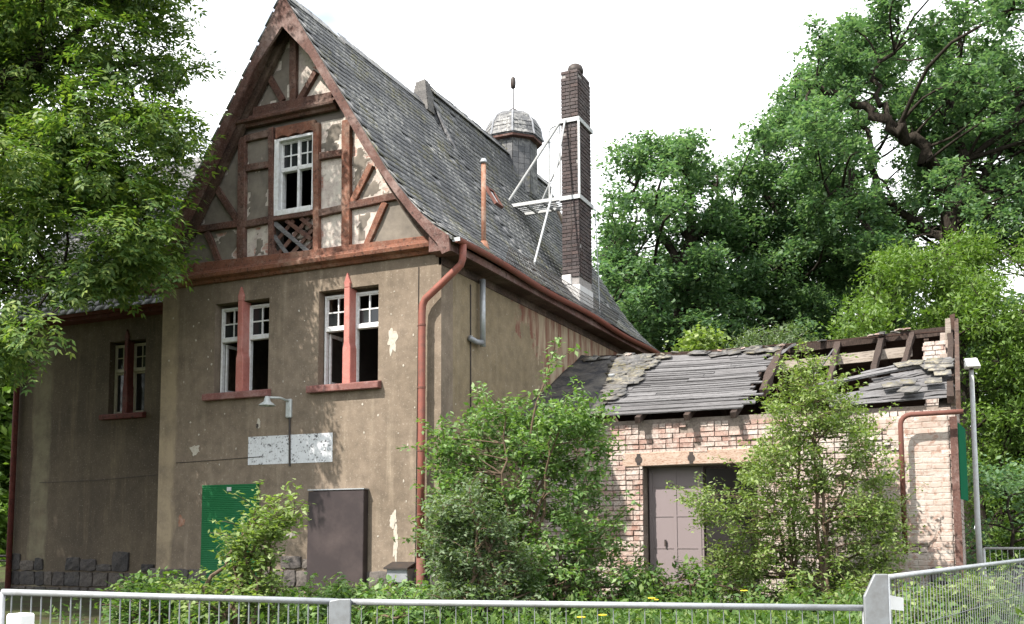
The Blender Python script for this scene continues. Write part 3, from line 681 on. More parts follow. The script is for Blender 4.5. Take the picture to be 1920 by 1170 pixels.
MB().tube([Fp(330, 868, .01), Fp(400, 863, .012), Fp(492, 856, .014)], 0.006, 5).build("cable", M['iron'], house)
MB().tube([Fp(785, 500, .012), Fp(783, 700, .01), Fp(778, 1090, .012)], 0.006, 5).build("cable", M['iron'], house)

# plinth stones
def stone_row(x0, x1, ytop, zb_, y, name, seed, skip=()):
    rnd = random.Random(seed); x = x0
    for row, (za, zc_) in enumerate(zb_):
        x = x0 + (0.0 if row % 2 else -0.1)
        while x < x1 - 0.08:
            w = rnd.uniform(0.26, 0.55); xe = min(x + w, x1)
            top = zc_ + (rnd.uniform(-0.12, 0.22) if row == len(zb_) - 1 else 0)
            if row == len(zb_) - 1 and rnd.random() < 0.45: x = xe; continue
            if any(a < (x + xe) / 2 < c for a, c in skip): x = xe; continue
            hx, hy, hz = (xe - x) / 2 - 0.008, 0.055, (top - za) / 2 - 0.012
            V = []; 
            b = MB(); N = 3
            for i in range(N + 1):
                for j in range(N + 1):
                    u, v = -1 + 2 * i / N, -1 + 2 * j / N
                    e = max(abs(u), abs(v)); d = -hy * (1.0 if e < 0.9 else 0.7)
                    V.append((u * hx * (1 - 0.06 * abs(v)) + rnd.uniform(-.014, .014), d + rnd.uniform(-.02, .008), v * hz * (1 - 0.08 * abs(u)) + rnd.uniform(-.014, .014)))
            Fq = [(i * (N+1) + j, (i+1) * (N+1) + j, (i+1) * (N+1) + j + 1, i * (N+1) + j + 1) for i in range(N) for j in range(N)]
            rim = [0, 1, 2, 3, 7, 11, 15, 14, 13, 12, 8, 4]
            nb = len(V); V += [(V[k][0], 0.10, V[k][2]) for k in rim]
            Fq += [(rim[k], rim[(k+1) % 12], nb + (k+1) % 12, nb + k) for k in range(12)]
            b.add(V, Fq); o = b.build("plinth_stone", M['basalt'], house, bevel=.01)
            o.matrix_basis = Matrix.Translation(((x + xe) / 2, y, (za + top) / 2))
            x = xe
stone_row(XL - 0.03, XR + 0.02, 0, [(-0.1, 0.30), (0.30, 0.66), (0.66, 0.98), (0.98, 1.25)], YF, "s", 3, skip=((gl, gr_), (b0.x, btr.x)))
# ------------------------------------------------------------------ main roof: deck, slates, ridge
Y0R, Y1R = YF - 0.40, YB + 0.25
def ridge_at(y): return RZ1 if y < YST else RZ2
DS = [0, 0.62, 1.4, 2.2, 2.45, 2.7, 2.95, 3.2, 3.47]
b = MB()
for (ya, yc, rz) in ((Y0R, YST, RZ1), (YST, Y1R, RZ2)):
    for s in (1, -1):
        for d0, d1 in zip(DS, DS[1:]):
            q = [(XM + s*d0, ya, prof_z(d0, rz) - 0.09), (XM + s*d1, ya, prof_z(d1, rz) - 0.09), (XM + s*d1, yc, prof_z(d1, rz) - 0.09), (XM + s*d0, yc, prof_z(d0, rz) - 0.09)]
            b.prism(q, (0, 0, 0.06))
b.prism([(XM - 1.2, YST, prof_z(1.2, RZ1) - .1), (XM + 1.2, YST, prof_z(1.2, RZ1) - .1), (XM, YST, RZ2 - 0.06)], (0, 0.08, 0))
roof = b.build("roof", M['slate_wing'], house, label="steep slate roof with swept eaves")
# rear gable closes the loft
b = MB(); b.prism([(XM - 3.0, YB - 0.3, 6.4), (XM + 3.0, YB - 0.3, 6.4), (XM + 2.2, YB - 0.3, 7.7), (XM, YB - 0.3, RZ2 - 0.12), (XM - 2.2, YB - 0.3, 7.7)], (0, 0.25, 0)); b.build("rear_gable", M['stucco'], house)

def slope_table(rz):
    pts = []; L = 0; prev = None
    for k in range(0, 348):
        d = k / 100.0; p = (d, prof_z(d, rz))
        if prev: L += math.hypot(p[0] - prev[0], p[1] - prev[1])
        pts.append((L, p[0], p[1])); prev = p
    return pts
def on_slope(tab, L):
    lo, hi = 0, len(tab) - 1
    while hi - lo > 1:
        m_ = (lo + hi) // 2
        if tab[m_][0] <= L: lo = m_
        else: hi = m_
    (l0, d0, z0), (l1, d1, z1) = tab[lo], tab[hi]; u = (L - l0) / (l1 - l0)
    ang = math.atan2(z1 - z0, d1 - d0)
    return d0 + (d1 - d0) * u, z0 + (z1 - z0) * u, ang
SLW, SLH, SLE = 0.245, 0.30, 0.165
SV = np.array([(-SLW/2, -SLH/2, 0), (SLW/2, -SLH/2, 0), (SLW/2, SLH/2, 0), (-SLW/2, SLH/2, 0), (-SLW/2, -SLH/2, .011), (SLW/2, -SLH/2, .011), (SLW/2, SLH/2, .011), (-SLW/2, SLH/2, .011)])
SF = np.array(BOXF)
slate_me = np_mesh("slate", SV, SF, M['slate'])
def slates(side, rng, n_obj, parent, mat, xaxis_obj=True):
    mats = []
    for (ya, yc, rz) in ((Y0R - 0.03, YST, RZ1), (YST, Y1R + 0.03, RZ2)):
        tab = slope_table(rz); tot = tab[-1][0]; nc = int(tot / SLE)
        for c in range(nc + 1):
            L = tot - 0.10 - c * SLE
            if L < 0.08: break
            d, z, ang = on_slope(tab, L)
            y = ya + (SLW / 2 if c % 2 else SLW)
            row = []
            while y < yc - SLW * 0.3:
                if rng.random() > 0.012:
                    # local axes: X along +Y (world), Y up the slope, Z out of the roof
                    up = Vector((-side * math.cos(ang), 0, -math.sin(ang))); ex = Vector((0, side * 1.0, 0)); nn = ex.cross(up).normalized()
                    tilt = 0.055 + rng.uniform(-.012, .03); yaw = rng.uniform(-.03, .03)
                    sag = 0.02 * noise.noise(Vector((y * 0.6, L * 0.5, side * 3)))
                    mw = Matrix(((ex.x, up.x, nn.x, XM + side * d), (ex.y, up.y, nn.y, y), (ex.z, up.z, nn.z, z), (0, 0, 0, 1)))
                    mw = mw @ Matrix.Translation((0, rng.uniform(-.012, .012), sag)) @ Matrix.Rotation(-(-tilt), 4, 'X').inverted() @ Matrix.Rotation(yaw, 4, 'Z')
                    row.append((y, mw))
                y += SLW + 0.006
            mats += row
    mats.sort(key=lambda t: t[0])
    for y, mw in mats[:n_obj]:
        mk("slate", slate_me, parent, mw)
    rest = mats[n_obj:]
    if rest:
        A = np.array([np.array(mw) for _, mw in rest])
        V = (np.einsum('nij,kj->nki', A[:, :3, :3], SV) + A[:, None, :3, 3]).reshape(-1, 3)
        Q = (SF[None] + (np.arange(len(rest)) * 8)[:, None, None]).reshape(-1, 4)
        o = mk("slate_field", np_mesh("slate_field", V, Q, mat), parent); o["kind"] = "stuff"
slates(1, random.Random(5), 300, roof, M['slate'])
slates(-1, random.Random(6), 0, roof, M['slate'])
rng = random.Random(8)
y = Y0R - 0.02       # ridge slates, a ragged comb on the weather side
while y < Y1R:
    rz = ridge_at(y); w = rng.uniform(0.26, 0.36)
    if rng.random() > 0.06:
        a = 0.95
        MB().add([(XM - 0.03, y, rz + 0.06), (XM - 0.03, y + w, rz + 0.06 + rng.uniform(-.02, .02)), (XM + 0.17, y + w, rz - 0.20), (XM + 0.17, y, rz - 0.20),
                  (XM - 0.03, y, rz + 0.045), (XM - 0.03, y + w, rz + 0.045), (XM + 0.155, y + w, rz - 0.215), (XM + 0.155, y, rz - 0.215)], BOXF).build("ridge_slate", M['slate'], roof)
    y += w - 0.01
# slate-clad stub where the ridge steps up
stub = MB().add([(XM - .22, YST - .30, RZ1 - .30), (XM + .24, YST - .30, RZ1 - .36), (XM + .24, YST + .05, RZ1 - .36), (XM - .22, YST + .05, RZ1 - .30),
                 (XM - .14, YST - .12, RZ2 + .0), (XM + .06, YST - .12, RZ2 + .04), (XM + .06, YST + .05, RZ2 + .04), (XM - .14, YST + .05, RZ2 + .0)], BOXF).build("ridge_stub", M['slate_old'], house, label="pale slate-clad stub on the ridge")
for k in range(9):
    u = k / 9.0; zz = RZ1 - .33 + u * (RZ2 + .31 - RZ1); xa = XM - .24 + .10 * u; xc = XM + .26 - .18 * u; yy = YST - .32 + .18 * u
    MB().box(xa, xc, yy, yy + .015, zz, zz + 0.085).build("slate", M['slate_old'], stub).matrix_basis = Matrix.Translation((0, rng.uniform(-.01, .005), 0))
    MB().box(xc - .005, xc + .012, yy + .02, YST + .06, zz - .01, zz + 0.075).build("slate", M['slate_old'], stub)

# skylight
tab = slope_table(RZ2)
d0 = 1.25; zz = prof_z(d0, RZ2); sl_y0, sl_y1 = 19.95, 20.45
b = MB(); sv = Vector((1, 0, -1.66)).normalized(); nn = Vector((1.66, 0, 1)).normalized(); c0 = Vector((XM + d0, sl_y0, zz))
for (u0, u1, v0, v1) in [(0, .5, 0, .04), (0, .5, .34, .38), (0, .04, .04, .34), (.46, .5, .04, .34)]:
    q = [c0 + sv*u0 + Vector((0, v0, 0)), c0 + sv*u1 + Vector((0, v0, 0)), c0 + sv*u1 + Vector((0, v1, 0)), c0 + sv*u0 + Vector((0, v1, 0))]
    b.prism([p + nn * -0.02 for p in q], nn * 0.10)
sk = b.build("skylight", M['rust_dark'], house)
q = [c0 + sv*.04 + Vector((0, .04, 0)), c0 + sv*.46 + Vector((0, .04, 0)), c0 + sv*.46 + Vector((0, .34, 0)), c0 + sv*.04 + Vector((0, .34, 0))]
MB().prism([p + nn * .045 for p in q], nn * .012).build("pane", M['glass'], sk)

# eaves: gutter, fascia, brackets, downpipe
xg = XR + 0.46
def gut_z(y): return 6.40 - 0.004 * (y - 20) + 0.025 * math.sin(y * 1.3)
prof = [(0.075 * math.cos(a), 0.075 * math.sin(a)) for a in [math.pi + math.pi * k / 8 for k in range(9)]]
b = MB(); ys = np.linspace(Y0R + 0.06, Y1R, 22)
ring = [(x, z) for x, z in prof] + [(x * 0.88, z * 0.88) for x, z in prof[::-1]]
base = 0
for y in ys: b.v += [(xg + x, y, gut_z(y) + z) for x, z in ring]
nR = len(ring)
for i in range(len(ys) - 1):
    for k in range(nR): b.f.append((i*nR + k, i*nR + (k+1) % nR, (i+1)*nR + (k+1) % nR, (i+1)*nR + k))
b.f.append(tuple(range(nR))); b.f.append(tuple((len(ys)-1)*nR + k for k in range(nR)))
gut = b.build("gutter", M['gutter'], house, smooth=False, label="rust-red half-round gutter")
MB().box(xg - .07, xg + .07, ys[0] - .004, ys[0] + .012, gut_z(ys[0]) - .06, gut_z(ys[0]) + .005).build("gutter_end", M['galv'], gut)
for y in np.arange(15.0, 26.6, 0.9):
    MB().bar((xg - 0.12, y, gut_z(y) + 0.02), (xg + 0.08, y, gut_z(y) - 0.005), 0.03, 0.006).build("gutter_bracket", M['rust_dark'], gut)
MB().box(XR + 0.33, XR + 0.37, YF - 0.02, YB + 0.2, 6.24, 6.37).build("fascia", M['barge'], house)
MB().box(XR - 0.1, XR + 0.33, YF - 0.02, YB + 0.2, 6.24, 6.27).build("eaves_soffit", M['dark_timber'], house)
MB().box(XR - 0.05, XR + 0.02, YF + 0.0, YB, 6.10, 6.24).build("eaves_moulding", M['dark_timber'], house)
# downpipe: outlet, swan neck onto the facade, straight run
xo = xg; x1 = Fp(800, 590).x; yd = YF - 0.16
pts = [(xo, YF - 0.10, 6.36), (xo, YF - 0.11, 6.12), (xo - 0.03, YF - 0.12, 6.02), (xo - 0.40, YF - 0.14, 5.72), (x1 + 0.06, yd, 5.50), (x1 + 0.01, yd, 5.40), (x1, yd, 5.25), (x1, yd, 3.0), (x1 - 0.01, yd, 1.15)]
pts = [(x + 0.0, y, z) for x, y, z in pts]
dp = MB().tube(pts, 0.062, 14).build("downpipe", M['gutter'], house, smooth=True, label="rust-red downpipe with swan neck")
for z in (5.05, 4.0, 2.95, 1.9):
    MB().tube([(x1, yd, z), (x1, yd, z + 0.03)], 0.070, 14).build("pipe_clip", M['rust_dark'], dp)
    MB().bar((x1 - 0.10, yd + 0.03, z + 0.015), (x1 - 0.04, YF + 0.01, z + 0.015), 0.02, 0.02).build("bracket", M['iron'], dp)
MB().tube([(x1 - .01, yd, 1.2), (x1 - .01, yd, 0.0)], 0.07, 12).build("standpipe", M['rust_dark'], dp, smooth=True)
# grey pipe stub on the side wall with elbow
py_ = atX(905, 600, XR + 0.1)[1]
b = MB(); b.tube([(XR + .10, py_, 6.15), (XR + .10, py_, 4.93)], 0.055, 10); sp = b.build("vent_stub", M['galv'], house, smooth=True, label="grey vent pipe under the eaves")
MB().tube([(XR + .10, py_, 5.0), (XR + .10, py_ - .25, 4.97), (XR + .05, py_ - .42, 5.02)], 0.05, 8).build("elbow", M['lead'], sp, smooth=True)
MB().tube([(XR + .012, py_ - .3, 6.0), (XR + .012, py_ - .3, 0.9)], 0.012, 6).build("cable", M['iron'], house)

# rusty vent pipe through the roof
vb = atX(907, 478, -8.15)
b = MB(); b.tube([(-8.15, vb[1], 6.7), (-8.15, vb[1], 8.60)], 0.047, 12); vp = b.build("vent_pipe", M['rust'], house, smooth=True, label="rusty vent pipe with conical cap")
MB().lathe([(0.07, 8.57), (0.075, 8.60), (0.04, 8.66), (0.01, 8.67)], (-8.15, vb[1], 0), 14).build("vent_cap", M['galv'], vp, smooth=True)
MB().lathe([(0.17, 6.72), (0.13, 6.85), (0.075, 7.05), (0.065, 7.06)], (-8.15, vb[1], 0), 12).build("flashing", M['rust'], vp, smooth=True)

# snow guard: mesh strip on brackets above the gutter
b = MB(); zf = lambda y: prof_z(3.16, RZ1) + 0.02
xsn = XM + 3.2
for y in np.arange(16.9, 23.4, 0.075):
    b.bar((xsn, y, prof_z(3.2, RZ1) + 0.02), (xsn + .08, y, prof_z(3.2, RZ1) + 0.30), 0.008, 0.008)
for k in range(5):
    u = k / 4; b.bar((xsn + .08 * u, 16.9, prof_z(3.2, RZ1) + 0.02 + .28 * u), (xsn + .08 * u, 23.4, prof_z(3.2, RZ1) + 0.02 + .28 * u), 0.008, 0.008)
b.build("snow_guard", M['iron'], house, label="rusty wire snow guard above the gutter")

# chimney ---------------------------------------------------------------
CXa, CXb, CYa, CYb = -8.52, -8.10, 21.6, 22.45
CZ0, CZ1 = 6.7, 12.62
chim = MB().box(CXa + .012, CXb - .012, CYa + .012, CYb - .012, CZ0, CZ1 - 0.05).build("chimney", M['mortar_chim'], house, label="tall slender brown brick chimney stack")
ch = 0.088; nC = int((CZ1 - 7.55) / ch)
rng = random.Random(21)
LB, HB = 0.245, 0.067
bm1 = MB().box(-.5, .5, -.5, .5, -.5, .5).mesh("brick", M['brick_chim'])
rest = MB(); cnt = 0
for k in range(nC):
    z = 7.55 + ch * (k + 0.5)
    def lay(u0, u1, off, face):
        global cnt
        u = u0 - (off if off else 0)
        while u < u1 - 0.02:
            a, c = max(u, u0), min(u + LB - 0.012, u1)
            if c - a > 0.04 and rng.random() > (0.012 if z < 12 else 0.06):
                jz = rng.uniform(-.004, .004); pr = 0.012 + rng.uniform(-.003, .006)
                if face == 'f': loc, sc_ = ((a + c) / 2, CYa + .03 - pr, z + jz), (c - a, 0.06, HB)
                elif face == 's': loc, sc_ = (CXb - .03 + pr, (a + c) / 2, z + jz), (0.06, c - a, HB)
                elif face == 'b': loc, sc_ = ((a + c) / 2, CYb - .03 + pr, z + jz), (c - a, 0.06, HB)
                else: loc, sc_ = (CXa + .03 - pr, (a + c) / 2, z + jz), (0.06, c - a, HB)
                if face in 'fs' and cnt < 300:
                    mk("brick", bm1, chim, Matrix.LocRotScale(Vector(loc), None, Vector(sc_))); cnt += 1
                else: rest.box(loc[0]-sc_[0]/2, loc[0]+sc_[0]/2, loc[1]-sc_[1]/2, loc[1]+sc_[1]/2, loc[2]-sc_[2]/2, loc[2]+sc_[2]/2)
            u += LB
    o_ = LB / 2 if k % 2 else 0
    lay(CXa, CXb, o_, 'f'); lay(CYa + .06, CYb - .06, LB / 2 - o_, 's'); lay(CXa, CXb, o_, 'b'); lay(CYa + .06, CYb - .06, LB / 2 - o_, 'w')
rest.build("brickwork", M['brick_chim'], chim, kind='stuff')
# rendered foot, broken cap
b = MB(); b.box(CXa - .02, CXb + .02, CYa - .03, CYb + .03, 6.6, 7.36); b.box(CXa - .02, CXa + .22, CYa - .03, CYb, 7.36, 7.62)
b.build("rendered_foot", M['grey_render'], chim, bevel=0.02)
b = MB(); b.lathe([(0.19, CZ1 - .06), (0.20, CZ1 + .02), (0.17, CZ1 + .12), (0.1, CZ1 + .17), (0.02, CZ1 + .18)], (CXa + .27, CYa + .25, 0), 12); b.build("chimney_cap", M['iron'], chim, smooth=True)
MB().tube([(CXa + .2, CYa + .2, CZ1), (CXa + .2, CYa + .2, CZ1 + 1.0)], 0.008, 5).build("lightning_rod", M['iron'], chim)
rl = random.Random(4); pts = [(CXa + .23, CYa - .02, CZ1)]
for k in range(30): pts.append((CXa + .23 + rl.uniform(-.025, .025), CYa - .022, CZ1 - .16 * (k + 1)))
MB().tube(pts, 0.007, 4).build("lightning_cable", M['iron'], chim)
for z in (9.45, 11.33):
    b = MB(); t_ = 0.025
    b.box(CXa - .05, CXb + .05, CYa - .05, CYa - .05 + t_, z - .05, z + .05); b.box(CXa - .05, CXb + .05, CYb + .05 - t_, CYb + .05, z - .05, z + .05)
    b.box(CXb + .05 - t_, CXb + .05, CYa - .05 + t_, CYb + .05 - t_, z - .05, z + .05); b.box(CXa - .05, CXa - .05 + t_, CYa - .05 + t_, CYb + .05 - t_, z - .05, z + .05)
    b.build("steel_band", M['white_steel'], chim)
MB().bar((CXb + .03, CYa - .035, 9.5), (CXb + .03, CYa - .035, 11.28), 0.05, 0.035).build("corner_iron", M['white_steel'], chim)

# service walkway from the roof to the stack
b = MB(); z = 9.47; x0, x1_ = -9.92, CXa - .05
for yy in (CYa, CYa + .72): b.bar((x0, yy, z), (x1_, yy, z), 0.05, 0.08)
for xx in np.linspace(x0 + .02, x1_ - .02, 4): b.bar((xx, CYa, z - .02), (xx, CYa + .72, z - .02), 0.04, 0.05)
wk = b.build("walkway", M['white_steel'], house, label="pale steel service walkway between roof and chimney")
for yy in np.linspace(CYa + .1, CYa + .62, 5): MB().bar((x0 + .04, yy, z + .025), (x1_ - .04, yy, z + .025), 0.06, 0.012).build("tread", M['galv'], wk)
MB().tube([(-9.98, CYa, 9.50), (CXa - .04, CYa - .02, 11.30)], 0.032, 8).build("brace", M['white_steel'], wk)
MB().tube([(-9.45, CYa + .7, 9.5), (CXa - .04, CYa + .3, 10.75)], 0.024, 8).build("brace", M['white_steel'], wk)
b = MB(); xa = CXa - .34
b.tube([(xa, CYa + .05, 9.5), (xa, CYa + .05, 11.15), (xa + .05, CYa + .05, 11.25), (CXa - .03, CYa + .05, 11.33)], 0.022, 8)
lad = b.build("guard_frame", M['white_steel'], wk)
b = MB(); b.tube([(CXa - .06, CYa + .05, 9.5), (CXa - .06, CYa + .05, 11.3)], 0.018, 6); b.build("guard_post", M['white_steel'], wk)
for k in range(5):
    zz = 9.75 + .33 * k; MB().tube([(xa, CYa + .05, zz + .18), (CXa - .06, CYa + .05, zz)], 0.010, 5).build("rung", M['galv'], wk)
s0 = atX(1010, 508, -8.45); zst = prof_z(-8.45 - XM, RZ2)
MB().tube([(CXa + .12, CYa - .06, 11.35), ((CXa + .12 + -8.6) / 2, (CYa + s0[1]) / 2 + .05, 9.2), (-8.55, 19.95, prof_z(2.47, RZ2) - .02)], 0.024, 7).build("stay_rod", M['white_steel'], wk)
MB().tube([(CXb + .07, CYb + .07, 9.45), (CXb + .10, CYb + .16, 7.9), (CXb + .10, CYb + .25, prof_z(3.0, RZ2) - .02)], 0.014, 6).build("stay_rod", M['galv'], wk)

# ridge turret with bell roof ------------------------------------------------
ty = 24.35
def octa(prof): return MB().lathe(prof, (XM, ty, 0), 8)
tu = octa([(0.64, 10.6), (0.64, 12.12), (0.66, 12.20)]).build("turret", M['slate_wing'], house, label="octagonal slate-clad ridge turret with bell roof and finial")
rng = random.Random(31)
tb = MB().box(-.5, .5, -.5, .5, -.5, .5).mesh("turret_slate", M['slate'])
for s in range(8):
    a = 2 * math.pi * (s + 1.0) / 8; rr = 0.64 * math.cos(math.pi / 8); ex = Vector((-math.sin(a), math.cos(a), 0)); nn = Vector((math.cos(a), math.sin(a), 0))
    if nn.dot(Vector((CAM[0] - XM, CAM[1] - ty, 0)).normalized()) < 0.1: continue
    for k in range(9):
        for j in range(3):
            c = Vector((XM, ty, 0)) + nn * (rr + 0.006 + rng.uniform(0, .008)) + ex * ((j - 1) * 0.163) + Vector((0, 0, 10.75 + k * 0.155))
            mw = Matrix(((ex.x, nn.x, 0, c.x), (ex.y, nn.y, 0, c.y), (0, 0, 1, c.z), (0, 0, 0, 1))) @ Matrix.Rotation(rng.uniform(-.03, .03), 4, 'Y') @ Matrix.Diagonal((0.152, 0.012, 0.15, 1))
            mk("cladding_slate", tb, tu, mw)
dome = octa([(0.70, 12.16), (0.80, 12.22), (0.80, 12.27), (0.76, 12.38), (0.72, 12.62), (0.60, 12.84), (0.40, 12.98), (0.16, 13.08), (0.10, 13.10)]).build("bell_roof", M['slate_wing'], tu)
octa([(0.66, 12.14), (0.79, 12.155), (0.79, 12.215), (0.66, 12.215)]).build("turret_cornice", M['barge'], tu)
dp_ = [(0.80, 12.27), (0.76, 12.38), (0.745, 12.5), (0.72, 12.62), (0.66, 12.73), (0.60, 12.84), (0.50, 12.91), (0.40, 12.98), (0.26, 13.035)]
b = MB()
for s in range(8):
    a = 2 * math.pi * (s + 1.0) / 8; nn = Vector((math.cos(a), math.sin(a), 0)); ex = Vector((-math.sin(a), math.cos(a), 0)); cs = math.cos(math.pi / 8); tn = math.tan(math.pi / 8)
    for (r0, z0), (r1, z1) in zip(dp_, dp_[1:]):
        w = 2 * r0 * cs * tn; n_ = max(1, round(w / 0.15))
        for j in range(n_):
            u0, u1 = (j / n_ - .5) * .97, ((j + 1) / n_ - .5) * .97 - .01
            C0 = Vector((XM, ty, 0)); lift = 0.012 + rng.uniform(0, .008)
            p = [C0 + nn * (r0 * cs + lift + .012) + ex * (u0 * w) + Vector((0, 0, z0 - .015)), C0 + nn * (r0 * cs + lift + .012) + ex * (u1 * w) + Vector((0, 0, z0 - .015)),
                 C0 + nn * (r1 * cs + .006) + ex * (u1 * w * r1 / r0) + Vector((0, 0, z1 + .02)), C0 + nn * (r1 * cs + .006) + ex * (u0 * w * r1 / r0) + Vector((0, 0, z1 + .02))]
            b.prism(p, -nn * 0.012)
b.build("bell_roof_slates", M['slate'], tu, kind='stuff')
for s in range(8):
    a = 2 * math.pi * (s + .5) / 8; nn = Vector((math.cos(a), math.sin(a), 0))
    MB().tube([Vector((XM, ty, z)) + nn * (r + .02) for r, z in [(0.80, 12.24)] + dp_], 0.03, 5).build("hip_flashing", M['lead'], tu)
octa([(0.17, 13.04), (0.19, 13.08), (0.10, 13.16), (0.04, 13.2)]).build("finial_base", M['iron'], tu)
MB().tube([(XM, ty, 13.1), (XM, ty, 13.8)], 0.02, 8).build("finial_rod", M['iron'], tu)
MB().lathe([(0.02, 13.76), (0.065, 13.80), (0.075, 13.92), (0.07, 14.02), (0.05, 14.08), (0.02, 14.10)], (XM, ty, 0), 12).build("finial_knob", M['iron'], tu, smooth=True)

# ------------------------------------------------------------------ the wing on the shaded side
WZ = 6.93
ww = (-18.95, -17.80, 4.46, 6.27)
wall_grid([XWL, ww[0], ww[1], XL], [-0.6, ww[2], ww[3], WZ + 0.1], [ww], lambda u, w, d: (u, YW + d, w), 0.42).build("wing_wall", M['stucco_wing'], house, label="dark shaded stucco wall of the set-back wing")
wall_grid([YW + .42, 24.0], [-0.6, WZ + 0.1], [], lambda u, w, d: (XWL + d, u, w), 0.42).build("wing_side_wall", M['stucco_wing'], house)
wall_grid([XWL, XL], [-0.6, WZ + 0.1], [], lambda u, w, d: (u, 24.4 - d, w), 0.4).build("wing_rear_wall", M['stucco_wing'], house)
MB().box(XWL + .42, XL, YW + 3.0, YW + 3.1, 0, WZ).build("partition_wall", M['interior'], house)
mullion_window(ww, YW, "shaded twin window of the wing, with torn curtain", mats=('old_white', 'dark_sill', 'dark_sill'), cas=('shut', 'shut'), panes=(True, True))
b = MB(); b.prism([(ww[1] - .12, YW + .19, ww[2] + .45), (ww[1] - .32, YW + .19, ww[2] + .52), (ww[1] - .10, YW + .19, ww[2] + .95)], (0, 0.006, 0)); b.build("torn_curtain", M['white_paint'], house)
for x0, x1_, nm in ((XWL - .3, XL, "wing_fascia"),):
    MB().box(x0, x1_, YW - .34, YW - .30, WZ - .12, WZ + .10).build(nm, M['dark_sill'], house)
    MB().box(x0, x1_, YW - .30, YW + .1, WZ - .12, WZ - .09).build("wing_soffit", M['dark_sill'], house)
MB().tube([(XWL - .3, YW - .42, WZ + .02), (XL, YW - .42, WZ + .05)], 0.07, 10).build("wing_gutter", M['dark_sill'], house, smooth=True)
MB().tube([(XWL + .05, YW - .1, WZ), (XWL + .02, YW - .12, 0.0)], 0.07, 10).build("wing_downpipe", M['dark_sill'], house, smooth=True)
MB().tube([(XL - .12, YW - .1, WZ), (XL - .12, YW - .1, 0.0)], 0.06, 10).build("wing_downpipe", M['iron'], house, smooth=True)
ry, rzz = 21.0, 11.95
b = MB(); x0, x1_ = XWL - .35, XM
b.prism([(x0, YW - .45, WZ + .08), (x1_, YW - .45, WZ + .08), (x1_, ry, rzz), (x0, ry, rzz)], (0, 0, -0.08))
b.prism([(x0, 24.6, WZ + .2), (x1_, 24.6, WZ + .2), (x1_, ry, rzz), (x0, ry, rzz)], (0, 0, -0.08))
wroof = b.build("wing_roof", M['slate_wing'], house)
b = MB(); sl_ = math.hypot(ry - YW + .45, rzz - WZ - .08); up = Vector((0, ry - YW + .45, rzz - WZ - .08)).normalized(); nn = Vector((0, -up.z, up.y)); rng = random.Random(40)
V = []; A = []
for c in range(int(sl_ / 0.2)):
    o = Vector((0, YW - .45, WZ + .08)) + up * (c * 0.2 + .05); x = x0 + (0.15 if c % 2 else 0)
    while x < x1_ - 2.5 if c < 22 else x < x1_ - 0.6:
        p = o + Vector((x, 0, 0)) + nn * 0.03
        A.append(Matrix(((1, up.x, nn.x, p.x), (0, up.y, nn.y, p.y), (0, up.z, nn.z, p.z), (0, 0, 0, 1))) @ Matrix.Rotation(-.06 + rng.uniform(-.01, .02), 4, 'X') @ Matrix.Diagonal((1.2, 1.15, 1, 1)))
        x += 0.30
A = np.array([np.array(q) for q in A])
V = (np.einsum('nij,kj->nki', A[:, :3, :3], SV) + A[:, None, :3, 3]).reshape(-1, 3); Q = (SF[None] + (np.arange(len(A)) * 8)[:, None, None]).reshape(-1, 4)
tag(mk("wing_slate_field", np_mesh("wing_slate_field", V, Q, M['slate_wing']), wroof), kind='stuff')
b = MB(); b.prism([(XWL, YW + .42, WZ + .1), (XWL, 24.0, WZ + .1), (XWL, ry, rzz - .25)], (0.3, 0, 0)); b.build("wing_gable", M['stucco_wing'], house)
stone_row(XWL, XL - .15, 0, [(-0.1, 0.35), (0.35, 0.72), (0.72, 1.0)], YW, "s", 9)
p0, p1 = atY(75, 905, YW), atY(298, 890, YW)
MB().tube([(p0[0], YW - .015, p0[2]), ((p0[0] + p1[0]) / 2, YW - .02, (p0[2] + p1[2]) / 2 - .04), (p1[0], YW - .015, p1[2])], 0.006, 5).build("cable", M['iron'], house)

# things fixed to the facade
c = Fp(543, 765); lp = thing("wall_lamp", (c.x, YF, c.z - .15), "small enamelled wall lamp above the flaking white sign", "lamp")
MB().box(c.x - .06, c.x + .06, YF - .05, YF + .01, c.z - .18, c.z + .16).build("back_plate", M['enamel'], lp, bevel=.015)
MB().tube([(c.x, YF - .04, c.z + .12), (c.x - .05, YF - .20, c.z + .16), (c.x - .14, YF - .40, c.z + .15)], 0.022, 8).build("arm", M['enamel'], lp, smooth=True)
MB().lathe([(0.035, .06), (0.05, .02), (0.06, -.03), (0.14, -.09), (0.15, -.11), (0.135, -.105), (0.05, -.05), (0.02, -.04)], (c.x - .16, YF - .43, c.z + .11), 18).build("shade", M['enamel'], lp, smooth=True)
MB().lathe([(0.015, -.04), (0.035, -.06), (0.04, -.09), (0.02, -.115), (0.004, -.12)], (c.x - .16, YF - .43, c.z + .11), 12).build("bulb", M['white_paint'], lp, smooth=True)
ub0, ub1 = atY(727, 1090, YF - .2), atY(766, 1062, YF - .2)
ub = thing("meter_box", (ub0[0], YF, ub0[2]), "small grey metal box with hood low on the facade", "box")
MB().box(ub0[0], ub1[0], YF - .24, YF + .02, ub0[2] - .02, ub1[2] - .04).build("body", M['lead'], ub, bevel=.01)
MB().prism([(ub0[0] - .03, YF - .29, ub1[2] - .05), (ub0[0] - .03, YF, ub1[2] + .04), (ub0[0] - .03, YF, ub1[2] + .07), (ub0[0] - .03, YF - .29, ub1[2] - .02)], (ub1[0] - ub0[0] + .06, 0, 0)).build("hood", M['iron'], ub)
